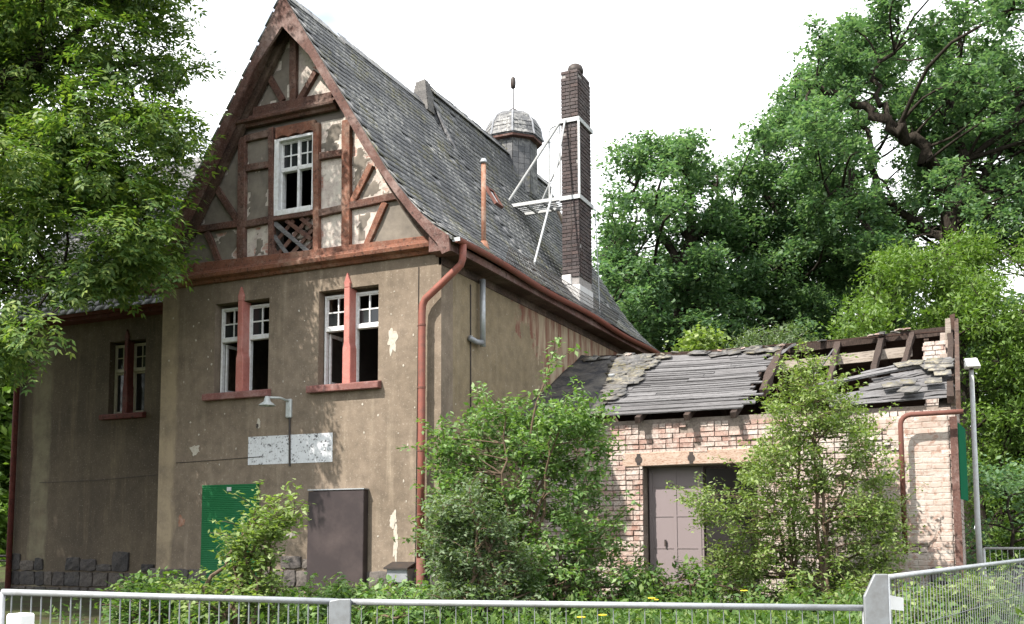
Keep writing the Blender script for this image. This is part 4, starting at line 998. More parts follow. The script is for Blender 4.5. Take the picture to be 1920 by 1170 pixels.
# ------------------------------------------------------------------ ruined brick shed against the house
XA0, XA1, YA, YR, YK = XR + 0.01, -0.19, 17.75, 21.3, 25.0
WT = 3.66
shed = thing("brick_shed", (-4.0, YA, ground_z(-4, YA)), "ruined pale brick shed with weathered plank roof half fallen in", "shed")
def rz_(x):
    u = (x - XA0) / (XA1 - XA0); return 5.56 - 0.15 * math.sin(math.pi * min(1, u * 1.05)) + 0.03 * u
def S(x, u, lift=0.0):
    """point on the front roof slope, u 0 (eaves) .. 1 (ridge)"""
    z0 = 3.78; r_ = rz_(x); dy, dz = 3.75, r_ - z0; L = math.hypot(dy, dz)
    return Vector((x, 17.55 + dy * u - dz / L * lift, z0 + dz * u + dy / L * lift - 0.04 * math.sin(math.pi * u)))
OX0, OX1, OZ = -5.46, -3.40, 2.80
wall_grid([XA0, OX0, OX1, XA1 - .25], [-0.5, OZ, WT], [(OX0, OX1, -0.6, OZ)], lambda u, w, d: (u, YA + 0.026 + d, w), 0.25).build("front_wall", M['mortar'], shed)
MB().prism([(XA1, YA + .014, -0.5), (XA1, YK, -0.5), (XA1, YK, 3.7), (XA1, YR, rz_(XA1) - .1), (XA1, YA + .014, 3.6)], (-0.25, 0, 0)).build("gable_wall", M['mortar'], shed)
wall_grid([XA0, XA1 - .25], [-0.5, 3.75], [], lambda u, w, d: (u, YK - d, w), 0.25).build("rear_wall", M['mortar'], shed)
MB().box(XA0, XA1 - .25, YA + .3, YK - .25, 0.2, 0.45).build("floor", M['concrete'], shed)
# bricks of the front wall
rng = random.Random(77); ch = 0.0925; LB = 0.255
bme = []
for s in range(5):
    r2 = random.Random(s); b = MB()
    V = [(x + r2.uniform(-.02, .02) * 1.0, y + r2.uniform(-.1, .1) * .5, z + r2.uniform(-.07, .07)) for x, y, z in [(-.5,-.5,-.5),(.5,-.5,-.5),(.5,.5,-.5),(-.5,.5,-.5),(-.5,-.5,.5),(.5,-.5,.5),(.5,.5,.5),(-.5,.5,.5)]]
    b.add(V, BOXF); bme.append(b.mesh("brick", M['brick']))
cand = []
for k in range(int((WT - 0.25) / ch)):
    z = 0.25 + ch * (k + .5)
    x = XA0 - (LB / 2 if k % 2 else 0)
    hdr = (k % 6 == 5)
    while x < XA1 - 0.03:
        L = (LB / 2 if (hdr or rng.random() < 0.12) else LB)
        a, c = max(x, XA0), min(x + L, XA1); x += L
        parts = [(a, c)]
        if z < OZ + 0.02:
            if a >= OX0 - .01 and c <= OX1 + .01: continue
            if a < OX0 < c: parts = [(a, OX0)]
            if a < OX1 < c: parts = [(OX1, c)]
        if OZ < z < OZ + .27 and a > -5.86 and c < -3.1: continue
        if z > WT - 0.28 and any(abs((a + c) / 2 - q) < .12 for q in (-6.35, -5.45, -4.55, -3.72)): continue
        for a, c in parts:
            if c - a < 0.05 or rng.random() < 0.012: continue
            lz = z + rng.uniform(-.003, .003) + 0.035 * noise.noise(Vector((a * .45, z * .3, 2)))
            cand.append(((a + c) / 2, lz, c - a - 0.013 - rng.random() * .006, rng.uniform(-.016, .016)))
def vis(c):
    x, z = c[0], c[1]
    s = 0
    if -6.8 < x < -5.3 and z > 1.0: s = 3
    if -5.6 < x < -2.9 and z > OZ: s = 4
    if -1.6 < x and z > 1.0: s = 1
    return -s - rng.random() * .5
cand.sort(key=vis)
rw = MB()
for i, (x, z, w, pr) in enumerate(cand):
    loc, sc_ = Vector((x, YA + .05 - .012 + pr, z)), Vector((w, 0.10, 0.074))
    if i < 300: mk("brick", bme[i % 5], shed, Matrix.LocRotScale(loc, Matrix.Rotation(rng.uniform(-.02, .02), 3, 'Y'), sc_))
    else:
        V = np.array([v.co for v in bme[i % 5].vertices]) * np.array(sc_) + np.array(loc); rw.add(V, BOXF)
rw.build("brickwork", M['brick_wash'], shed, kind='stuff', label="limewashed brickwork beyond the opening")
gbk = MB(); rg_ = random.Random(5)
for k in range(56):
    z = 0.25 + ch * (k + .5); y = YA + .03 - (LB / 2 if k % 2 else 0)
    while y < YK:
        c = min(y + LB - .013, YK - .02); a = max(y, YA + .03); y += LB
        top = min(3.6 + (rz_(XA1) - .14 - 3.6) * (c - YA) / (YR - YA), 3.66 + (rz_(XA1) - .14 - 3.66) * (YK - a) / (YK - YR))
        if c - a < .05 or z + .05 > top: continue
        gbk.box(XA1 - .06, XA1 + .010 + rg_.uniform(-.004, .004), a, c, z - .037, z + .037)
gbk.build("gable_brickwork", M['brick_wash'], shed, kind='stuff')
# reveals of the opening, lintel
for xx in (OX0, OX1):
    for k in range(28):
        z = 0.25 + ch * (k + .5)
        if z > OZ: break
        s = -1 if xx == OX0 else 1
        MB().box(*sorted((xx - s*(-0.006), xx + s*.05)), YA + .09, YA + .28, z - .037, z + .037).build("reveal_brick", M['brick'], shed) if k % 1 == 0 else None
lin = MB().bar((-5.84, YA + .05, OZ + .135), (-3.1, YA + .05, OZ + .145), 0.14, 0.255, jit=.004, seg=6).build("lintel", M['lintel'], shed, bevel=0.012, label="rust-stained concrete lintel over the opening")
MB().box(-5.8, -3.1, YA + .12, YA + .275, OZ + .005, OZ + .26).build("rear_lintel", M['concrete'], shed)
for xx in (-5.53, -4.55):
    b = MB(); b.tube([(xx, YA - .03, OZ + .13), (xx, YA + .02, OZ + .13)], 0.07, 9); b.box(xx - .035, xx + .035, YA - .026, YA + .0, OZ + .03, OZ + .24); b.build("anchor_plate", M['iron'], lin)
# doors
b = MB(); b.box(OX0 + .02, -4.43, YA + .30, YA + .35, 0.4, OZ)
dr = b.build("door_leaf", M['lilac_door'], shed, label="lilac-grey panelled door leaf")
for z in (0.75, 1.32, 1.9, 2.45): MB().box(OX0 + .03, -4.44, YA + .29, YA + .298, z - .012, z + .012).build("door_seam", M['lilac_door'], dr)
for x in (OX0 + .06, -4.95, -4.50): MB().box(x - .03, x + .03, YA + .284, YA + .298, 0.45, OZ - .05).build("door_stile", M['lilac_door'], dr)
MB().box(-5.15, -5.12, YA + .25, YA + .285, 1.35, 1.47).build("handle", M['iron'], dr)
b = MB(); b.prism([(-4.40, YA + .36, .4), (-3.75, YA + 1.0, .4), (-3.75, YA + 1.0, OZ - .05), (-4.40, YA + .36, OZ - .05)], (.03, -.03, 0)); b.build("door_leaf", M['dark_door'], shed, label="dark door leaf swung inwards")

# roof: rafters, planks, tar paper, slates
for x in (-7.6, -6.35, -5.45, -4.55, -3.72):
    MB().bar(S(x, -0.04, -.10), S(x, 1.0, -.15), 0.10, 0.11, jit=.006, seg=6).build("rafter", M['rafter'], shed)
npl = 27; rng = random.Random(15)
for k in range(npl):
    u0, u1 = k / npl, (k + 1) / npl - 0.006
    xe = -3.42 - 0.10 * math.sin(k * .9) - rng.uniform(0, .28) + (0.12 if k < 3 else 0) - (.12 if k > 22 else 0)
    cuts = [-7.9] + sorted(rng.uniform(-7.0, -4.2) for _ in range(1)) + [xe]
    for a, c in zip(cuts, cuts[1:]):
        lift = 0.0 + rng.uniform(-.008, .012); tl = rng.uniform(-.012, .012)
        n_ = 5; b = MB()
        for i in range(n_ + 1):
            x = a + (c - a - .012) * i / n_; w = rng.uniform(-.006, .006)
            b.v += [tuple(S(x, u0, lift + tl + w)), tuple(S(x, u1, lift - tl + w)), tuple(S(x, u1, lift - .024 - tl + w)), tuple(S(x, u0, lift - .024 + tl + w))]
        for i in range(n_):
            for q in range(4): b.f.append((4*i + q, 4*i + (q+1) % 4, 4*i + 4 + (q+1) % 4, 4*i + 4 + q))
        b.f += [(3, 2, 1, 0), tuple(4*n_ + q for q in range(4))]
        b.build("roof_plank", M['plank'], shed)
# tar paper over the corner by the house wall, wavy with a torn edge
nu, nv = 22, 26; V = []; idx = {}
for j in range(nv + 1):
    for i in range(nu + 1):
        u = j / nv; xr = -6.15 - 0.95 * u + 0.12 * noise.noise(Vector((u * 6, 0, 4)))
        x = -7.95 + (xr + 7.95) * i / nu
        lf = 0.03 + 0.035 * noise.noise(Vector((x * 2.2, u * 5, 1))) + (0.10 * max(0, (-7.6 - x)) if x < -7.6 else 0)
        idx[i, j] = len(V); V.append(tuple(S(x, u * 1.03 - .03, lf)))
Q = [(idx[i, j], idx[i+1, j], idx[i+1, j+1], idx[i, j+1]) for j in range(nv) for i in range(nu)]
o = mk("tar_paper", np_mesh("tar_paper", V, Q, M['tar'], True), shed); sm = o.modifiers.new("thick", 'SOLIDIFY'); sm.thickness = 0.015
tag(o, "black tar paper sheet on the roof corner by the house")
MB().tube([S(-6.75, .62, .05), S(-6.75, .62, .10)], 0.07, 10).build("roof_patch", M['galv'], shed)
oslate = np_mesh("slate", SV * np.array([1.1, .9, 1.6]), SF, M['slate_old'])
cnt = 0
for k in range(170):
    u = rng.random() ** 0.5; xl = -6.15 - 0.95 * u
    x = xl + abs(rng.gauss(0, .42)) - .02
    if u > .93: x = rng.uniform(-7.9, -3.6)
    elif x > xl + .2 + 1.2 * (u - .25): continue
    p = S(x, u, .035 + rng.random() * .02)
    up = (S(x, u + .01) - S(x, u)).normalized(); nn = Vector((1, 0, 0)).cross(up).normalized(); ex = up.cross(nn)
    mw = Matrix(((ex.x, up.x, nn.x, p.x), (ex.y, up.y, nn.y, p.y), (ex.z, up.z, nn.z, p.z), (0, 0, 0, 1))) @ Matrix.Rotation(rng.uniform(-.5, .5), 4, 'Z') @ Matrix.Rotation(rng.uniform(-.12, .08), 4, 'X')
    mk("slate", oslate, shed, mw); cnt += 1
MB().bar(S(-7.9, 1.01, -.06), S(-3.7, 1.01, -.06), 0.08, 0.16, jit=.01, seg=8).build("ridge_beam", M['rafter'], shed)
MB().bar(S(-3.7, 1.01, -.06), S(XA1, 1.01, -.08), 0.08, 0.16, jit=.01, seg=8).build("ridge_beam", M['rafter'], shed)
# burnt end of the plank roof
MB().bar(S(-3.40, .25, -.05), S(-3.52, 1.02, -.03), 0.12, 0.14, jit=.025, seg=7).build("charred_rafter", M['rafter'], shed)
MB().bar(S(-3.62, .8, .02), S(-3.25, 1.02, .03), 0.10, 0.03, jit=.02, seg=4).build("broken_plank", M['plank'], shed)
# open half: standing rafters, pale purlin, fallen planks
for x, u0, u1, dx in ((-2.28, .36, 1.02, -.10), (-1.55, .33, 1.02, .02), (-1.05, .42, 1.03, .10), (XA1 - .06, .0, 1.02, .0)):
    MB().bar(S(x, u0, -.07), S(x + dx, u1, -.07), 0.10, 0.13, jit=.014, seg=7).build("rafter", M['rafter'], shed)
a, c = S(-3.5, .87, -.24), S(-.95, .87, -.24)
MB().bar(a, c, 0.10, 0.20, jit=.006, seg=6).build("purlin", M['purlin'], shed, label="pale squared purlin across the open roof")
MB().bar(S(-2.62, .30, .0), S(-2.38, .95, -.02), 0.03, 0.03).build("hanging_lath", M['plank'], shed)
for k in range(22):            # back slope, seen from below
    u0, u1 = k / 22, (k + 1) / 22 + .004
    def Bk(x, u): return Vector((x, YR + .02 + (YK + .2 - YR) * u, rz_(x) - .05 - (rz_(x) - 3.72) * u))
    b = MB(); b.prism([Bk(-7.9, u0), Bk(XA1, u0), Bk(XA1, u1), Bk(-7.9, u1)], (0, 0, -.025)); b.build("back_roof_plank", M['plank_dark'], shed)
for x in (-7.0, -6.1, -5.2, -4.3, -3.3, -2.4, -1.5, -.7):
    MB().bar((x, YR + .05, rz_(x) - .16), (x, YK, 3.68), 0.09, 0.11).build("back_rafter", M['rafter'], shed)
# stub of party wall inside the gable
b = MB(); b.box(-.72, -.34, 20.2, 20.45, 0.45, 5.12); b.build("brick_pier", M['brick_wash'], shed)
pb = MB().box(-.5, .5, -.5, .5, -.5, .5).mesh("brick", M['brick_wash'])
for k in range(16):
    z = 3.75 + .09 * k
    for j in range(2):
        x = -.75 + .19 * j + (.04 if k % 2 else 0)
        mk("brick", pb, bpy.data.objects["brick_pier"], Matrix.LocRotScale(Vector((x + .1, 20.195, z)), None, Vector((.175, .05, .074))))
MB().prism([(XA1 + .016, 17.5, 3.55), (XA1 + .016, 17.5, 3.85), (XA1 + .016, YR, rz_(XA1) + .16), (XA1 + .016, YR, rz_(XA1) - .16)], (0.07, 0, 0)).build("bargeboard", M['dark_timber'], shed)
MB().bar((XA1 - .10, YR - .35, rz_(0) - .6), (XA1 - .10, YR - .35, rz_(0) + .10), 0.1, 0.1, jit=.01, seg=3).build("gable_post", M['purlin'], shed)
MB().bar((XA1 - .02, YR - .1, rz_(0) - .4), (XA1 - .02, YR - .1, rz_(0) + .22), 0.07, 0.09, jit=.015, seg=3).build("gable_post", M['dark_timber'], shed)
rng = random.Random(23)
for k in range(12):       # fallen planks heaped on the lower slope
    u = 0.02 + .026 * k; xa = -2.35 + .10 * k + rng.uniform(-.1, .25); xb = XA1 - rng.uniform(.0, .12)
    lf = .02 + .006 * k
    dz = -.12 + .012 * k
    p0, p1 = S(xa, u + rng.uniform(-.01, .02), lf), S(xb, u + .045 + .006 * k, lf + .02)
    p0.z += dz * .8 + rng.uniform(-.02, .02); p1.z += dz
    MB().bar(p0, p1, 0.17, 0.022, up=(0, -.45, .9), jit=.014, seg=8).build("fallen_plank", M['plank'], shed)
for (xa, ua, xb, ub, lf) in ((-2.5, .18, -.25, .40, .10), (-1.7, .32, -.9, .38, .10), (-2.6, .12, -1.2, .26, .14)):
    MB().bar(S(xa, ua, lf), S(xb, ub, lf + .04), 0.09, 0.05, up=(0, -.45, .9), jit=.01, seg=4).build("fallen_batten", M['plank'], shed)
for k in range(13):
    u = rng.uniform(.04, .36); x = rng.uniform(-1.35 + .6 * u, XA1 - .1); p = S(x, u, .20); p.z += -.16 + .4 * u
    up = (S(x, u + .01) - S(x, u)).normalized(); nn = Vector((1, 0, 0)).cross(up).normalized(); ex = up.cross(nn)
    mk("slate", oslate, shed, Matrix(((ex.x, up.x, nn.x, p.x), (ex.y, up.y, nn.y, p.y), (ex.z, up.z, nn.z, p.z), (0, 0, 0, 1))) @ Matrix.Rotation(rng.uniform(-.35, .35), 4, 'Z'))
for k in range(26):            # rubbish along the ridge
    x = rng.uniform(-7.6, XA1 - .1); p = S(x, 1.0 + rng.uniform(-.03, .02), .06)
    MB().box(-.08, .08, -.05, .05, -.012, .012).build("ridge_fragment", M['slate_old'] if k % 3 else M['brick'], shed).matrix_basis = Matrix.Translation(p) @ Matrix.Rotation(rng.uniform(-.5, .5), 4, 'Y') @ Matrix.Rotation(rng.uniform(0, 3), 4, 'Z')
# lime render clinging to the brickwork beyond the bush
V, idx, st = [], {}, .045
for j in range(int(3.2 / st)):
    for i in range(int(2.4 / st)):
        x, z = -2.55 + i * st, .35 + j * st
        v = noise.fractal(Vector((x * 1.6, z * 1.6, 5.5)), .9, 2.0, 5) + .9 * (x + 1.75) - .45 * max(0, z - 2.7)
        if v < 0.05 or x > XA1 - .10: continue
        idx[i, j] = len(V); V.append((x, YA - .024 + .010 * noise.noise(Vector((x * 5, z * 5, 0))) - .004 * noise.noise(Vector((x * 14, z * 14, 0))), z))
Q = [(idx[i, j], idx[i+1, j], idx[i+1, j+1], idx[i, j+1]) for (i, j) in idx if (i+1, j) in idx and (i+1, j+1) in idx and (i, j+1) in idx]
o = mk("lime_render", np_mesh("lime_render", V, Q, M['lime'], True), shed); sm = o.modifiers.new("thick", 'SOLIDIFY'); sm.thickness = 0.018; sm.offset = -1
tag(o, "cream lime render on the shed's outer corner")
# rusty pipe bent over the corner, corner board, green sheet on the gable side
pts = [(XA1 + .12, 17.46, 3.50), (-.85, 17.46, 3.49)] + [(-.85 - .16 * math.sin(a), 17.46, 3.33 + .16 * math.cos(a)) for a in (.4, .8, 1.2, 1.57)] + [(-1.01, 17.46, 1.25)]
MB().tube(pts, 0.042, 10).build("rusty_pipe", M['rust_dark'], shed, smooth=True)
MB().bar((XA1 - .03, YA - .03, .5), (XA1 - .04, YA - .03, 3.45), 0.11, 0.05, up=(0,1,0), jit=.006, seg=5).build("corner_board", M['barge'], shed)
b = MB(); b.prism([(XA1 + .022, YA + .05, 2.12), (XA1 + .12, YA + 1.3, 2.12), (XA1 + .12, YA + 1.3, 3.36), (XA1 + .022, YA + .05, 3.36)], (.012, 0, 0)); b.build("green_side_sheet", M['green_matte'], shed, label="small green sheet on the shed's gable side")
rng = random.Random(90)
for k in range(16):
    x = -7.9 + .5 * k; w = .42
    MB().box(-w/2, w/2, -.12, .12, -.16, .16).build("foot_stone", M['basalt'], shed, bevel=.04).matrix_basis = Matrix.Translation((x, YA - .03, .30 + rng.uniform(-.03, .03))) if not (OX0 - .2 < x < OX1 + .2) else Matrix.Translation((x, YA + .05, .08))
for k in range(2): MB().box(-.22, .22, -.12, .12, -.13, .13).build("foot_stone", M['basalt'], shed, bevel=.04).matrix_basis = Matrix.Translation((-.45, YA - .03, .62 + .28 * k))

# ------------------------------------------------------------------ fences, posts
def fence_panel(a, c, label, height, spacing, wire, side_posts=(True, True), name="mesh_fence", mat='galv', tube=0.021, hor=5, group=None):
    a, c = Vector(a), Vector(c); gz = min(ground_z(a.x, a.y), ground_z(c.x, c.y))
    f = thing(name, (a.x, a.y, ground_z(a.x, a.y)), label, "fence", group)
    MB().tube([a, c], tube, 10).build("top_tube", M[mat], f, smooth=True)
    L = (c - a).length; n_ = int(L / spacing)
    for p, on in ((a, side_posts[0]), (c, side_posts[1])):
        if on: MB().tube([p, (p.x, p.y, ground_z(p.x, p.y) - .1)], tube, 10).build("post", M[mat], f, smooth=True)
    wm = MB().tube([(0, 0, 0), (0, 0, -1)], wire, 5).mesh("wire", M["fence_wire"] if mat == "galv" else M[mat])
    for k in range(1, n_):
        p = a.lerp(c, k / n_); h = p.z - (gz + .12)
        mk("wire", wm, f, Matrix.LocRotScale(p, None, Vector((1, 1, h))))
    for k in range(1, hor + 1):
        dz = (height - .1) * k / hor
        MB().tube([a - Vector((0, 0, dz)), c - Vector((0, 0, dz))], wire * .8, 5).build("cross_wire", M["fence_wire"] if mat == "galv" else M[mat], f)
    for p in (a.lerp(c, .02), a.lerp(c, .98)):
        g_ = ground_z(p.x, p.y)
        MB().box(p.x - .3, p.x + .3, p.y - .11, p.y + .11, g_ - .06, g_ + .12).build("foot_block", M['concrete'], f, bevel=.03)
    return f
f0, f1, f2 = atD(4, 1110, 6.6), atD(634, 1128, 6.6), atD(1622, 1140, 6.6)
fence_panel(f0, f1, "galvanised mesh fence panel before the shaded wing", 1.9, 0.063, 0.005)
fence_panel(f1 + RT * .05 - ZU * .002, f2, "long galvanised mesh fence panel before the overgrown shed front", 1.9, 0.10, 0.003)
f3, f4 = atD(1662, 1083, 7.0), atD(1925, 1049, 11.7)
fence_panel(f3, f4, "galvanised mesh fence panel turning back towards the shed corner", 2.0, 0.10, 0.003)
g0, g1 = atY(1845, 1028, 19.5), atY(1990, 1028, 19.5)
fence_panel(g0, (g0[0] + 3.5, 19.6, g0[2]), "white wire fence panel behind the shed, beside the lamp post", 1.1, 0.09, 0.004, mat='white_steel', hor=4)
def coupler(p, w, label, h=.32):
    o = thing("fence_coupler", (p[0], p[1], ground_z(p[0], p[1])), label, "fence clamp")
    P_ = Vector(p); r_ = Vector(RT)
    q = [P_ - r_*w*.5 + Vector((0,0,-.9)), P_ + r_*w*.5 + Vector((0,0,-.9)), P_ + r_*w*.5 + Vector((0,0,h)), P_ - r_*w*.05 + Vector((0,0,h)), P_ - r_*w*.5 + Vector((0,0,h*.35))]
    MB().prism([v - Vector(FH) * .05 for v in q], Vector(FH) * .03).build("cover_plate", M['fence_wire'], o, bevel=.006)
    MB().tube([P_ + Vector((0,0,-.2)) - Vector(FH)*.06 - r_*.03, P_ + Vector((0,0,-.2)) - Vector(FH)*.06 + r_*.03], .012, 6).build("bolt", M['iron'], o)
    MB().bar(P_ + Vector((0,0,-.9)), Vector((p[0], p[1], ground_z(p[0], p[1]))) , .05, .04, up=(0,1,0)).build("stem", M['galv'], o)
coupler(f1 + RT * .02, .14, "galvanised sheet clamp joining the fence panels before the brown board", .02)
coupler(f2 + RT * .06, .16, "galvanised sheet clamp joining the fence panels beside the small white notice", .22)
p = atD(1682, 1130, 7.05); nt_ = thing("notice_plate", (p[0], p[1], p[2] - .07), "small blank white notice plate hung on the fence", "sign")
MB().prism([Vector(p) - Vector(RT)*.06 + Vector((0,0,.055)), Vector(p) + Vector(RT)*.065 + Vector(FH)*.05 + Vector((0,0,.03)), Vector(p) + Vector(RT)*.065 + Vector(FH)*.05 + Vector((0,0,-.06)), Vector(p) - Vector(RT)*.06 + Vector((0,0,-.045))], Vector(FH) * .004).build("plate", M['sign_white'], nt_)
MB().tube([Vector(p) + Vector((0,0,.04)), Vector(p) + Vector((0,0,.17))], .003, 5).build("tie", M['iron'], nt_)
p = atD(39, 1150, 6.2); g_ = ground_z(p[0], p[1])
mkp = thing("marker_post", (p[0], p[1], g_), "squat white painted marker post before the left fence panel", "post")
MB().box(p[0] - .06, p[0] + .06, p[1] - .06, p[1] + .06, g_ - .1, p[2]).build("shaft", M['sign_white'], mkp, bevel=.012)
MB().box(p[0] - .08, p[0] + .08, p[1] - .08, p[1] + .08, g_ - .1, g_ + .15).build("footing", M['concrete'], mkp)
l0, l1 = atY(1833, 978, 20.0), atY(1821, 688, 20.0); g_ = ground_z(l0[0], 20.0)
ls = thing("lamp_post", (l0[0], 20.0, g_), "slim pale lamp post with flat white head behind the shed corner", "lamp post")
MB().tube([(l0[0] + .02, 20.0, g_), (l0[0], 20.0, l0[2]), (l1[0], 20.0, l1[2])], [.055, .05, .04], 12).build("pole", M['white_steel'], ls, smooth=True)
MB().prism([(l1[0] - .12, 19.85, l1[2] - .02), (l1[0] + .16, 19.85, l1[2] - .02), (l1[0] + .10, 19.85, l1[2] + .14), (l1[0] - .12, 19.85, l1[2] + .14)], (0, .3, 0)).build("lamp_head", M['sign_white'], ls, bevel=.015)
MB().box(l1[0] - .03, l1[0] + .03, 19.95, 20.05, l1[2] - .06, l1[2] - .022).build("collar", M['iron'], ls)
r0 = thing("railing", (-24.0, 19.0, ground_z(-24, 19)), "dark two-rail iron railing beyond the shaded wing", "railing")
for z in (1.05, .92): MB().tube([(-30, 19, z), (-22.3, 19, z)], .025, 8).build("rail", M['iron'], r0)
for x in (-29, -27, -25, -23): MB().tube([(x, 19, 1.05), (x, 19, ground_z(x, 19) - .1)], .03, 8).build("post", M['iron'], r0)
# ------------------------------------------------------------------ vegetation
def unit(rng, n):
    v = rng.normal(size=(n, 3)); return v / np.linalg.norm(v, axis=1, keepdims=True)
def leaf_cards(P, axis, nrm, L, W, fold=0.12):
    a = axis / np.linalg.norm(axis, axis=1, keepdims=True)
    n = nrm - a * np.sum(nrm * a, axis=1, keepdims=True); n /= (np.linalg.norm(n, axis=1, keepdims=True) + 1e-9)
    s = np.cross(n, a); L = L[:, None]; W = W[:, None]
    V = np.stack([P, P + a * L * .42 + s * W * .5 + n * W * fold, P + a * L, P + a * L * .42 - s * W * .5 + n * W * fold], axis=1)
    return V.reshape(-1, 3)
def quads(nv): return np.arange(nv).reshape(-1, 4)
def simple_leaves(P, rng, L, W, up=0.9, flat=0.55, droop=0.1):
    n = len(P); ax = unit(rng, n); ax[:, 2] = ax[:, 2] * flat - droop
    nr = unit(rng, n) * .8; nr[:, 2] = np.abs(nr[:, 2]) + up
    k = rng.uniform(.65, 1.3, n); return leaf_cards(P, ax, nr, L * k, W * k)
def compound_leaves(P, rng, L=0.30, pairs=4, leaf=0.10, wid=0.036, out=None, droop=.55):
    n = len(P); r = unit(rng, n); r[:, 2] = r[:, 2] * .35 - droop
    if out is not None: r = r + out * .7
    r /= np.linalg.norm(r, axis=1, keepdims=True)
    nr = unit(rng, n) * .45; nr[:, 2] += 1.0
    nr = nr - r * np.sum(nr * r, axis=1, keepdims=True); nr /= np.linalg.norm(nr, axis=1, keepdims=True); s = np.cross(nr, r)
    k = rng.uniform(.75, 1.25, n); Vs = []
    for i in range(pairs):
        u = .25 + .7 * i / (pairs - 1)
        for sg in (-1, 1):
            p = P + r * (L * u * k)[:, None] + unit(rng, n) * .008
            ax = r * .55 + s * sg * .85 + unit(rng, n) * .18; ax[:, 2] -= .12
            Vs.append(leaf_cards(p, ax, nr + unit(rng, n) * .25, leaf * k, wid * k))
    Vs.append(leaf_cards(P + r * (L * .98 * k)[:, None], r, nr, leaf * k, wid * k))
    return np.concatenate(Vs)
def inpoly(P, poly):
    x, y = P[:, 0], P[:, 1]; r = np.zeros(len(P), bool); n = len(poly)
    for i in range(n):
        (x1, y1), (x2, y2) = poly[i], poly[(i + 1) % n]
        c = ((y1 > y) != (y2 > y)) & (x < (x2 - x1) * (y - y1) / (y2 - y1 + 1e-9) + x1); r ^= c
    return r
def lobes_px(poly, depth, spread, count, rmin, rmax, rng, holes=(), inset=0.7):
    """lobes (centre, radius in metres) whose outline fills an outline, at a real depth with real thickness"""
    pl = np.array(poly, float); out = []; tries = 0
    while len(out) < count and tries < count * 60:
        tries += 1
        p = rng.uniform(pl.min(0), pl.max(0)); d = depth + rng.normal() * spread
        r_ = rng.uniform(rmin, rmax); rp = r_ * F / d * inset
        t = np.array([p, p + (rp, 0), p - (rp, 0), p + (0, rp), p - (0, rp)])
        if inpoly(t, poly).sum() < 5: continue
        if any((p[0] - h[0]) ** 2 + (p[1] - h[1]) ** 2 < (h[2] + rp * .7) ** 2 for h in holes): continue
        out.append((atD(p[0], p[1], d), r_))
    return out
def scatter(lobes, per_m2, sig, per_cluster, rng, squash=.8, shell=.45):
    P, O = [], []; CC = []
    for c, r_ in lobes:
        m_ = max(3, int(per_m2 * r_ * r_)); d = unit(rng, m_); rad = r_ * rng.uniform(0, 1, m_) ** shell
        cl = c + d * rad[:, None] * np.array([1, 1, squash]); CC.append(cl)
        n_ = per_cluster
        pts = cl[:, None, :] + rng.normal(size=(m_, n_, 3)) * sig * np.array([1, 1, .6])
        P.append(pts.reshape(-1, 3)); O.append(np.repeat(d, n_, 0))
    return np.concatenate(P), np.concatenate(O), CC
def near_on(limbs, p):
    best = None
    for pts, rad in limbs:
        for q, r_ in zip(pts, rad):
            d = np.linalg.norm(np.array(q) - p) + (0.6 if q[2] > p[2] else 0)
            if best is None or d < best[0]: best = (d, np.array(q), r_)
    return best
def resample(pts, rad, n=10, wob=0.0, rng=None):
    pts = np.array(pts, float); t = np.linspace(0, len(pts) - 1, n); o, rr = [], []
    for u in t:
        i = min(int(u), len(pts) - 2); f = u - i
        p0, p1, p2, p3 = pts[max(i - 1, 0)], pts[i], pts[i + 1], pts[min(i + 2, len(pts) - 1)]
        q = .5 * ((2 * p1) + (-p0 + p2) * f + (2 * p0 - 5 * p1 + 4 * p2 - p3) * f * f + (-p0 + 3 * p1 - 3 * p2 + p3) * f ** 3)
        if wob and 0 < u < len(pts) - 1: q = q + rng.normal(size=3) * wob
        o.append(q); rr.append(rad[i] + (rad[i + 1] - rad[i]) * f)
    return o, rr
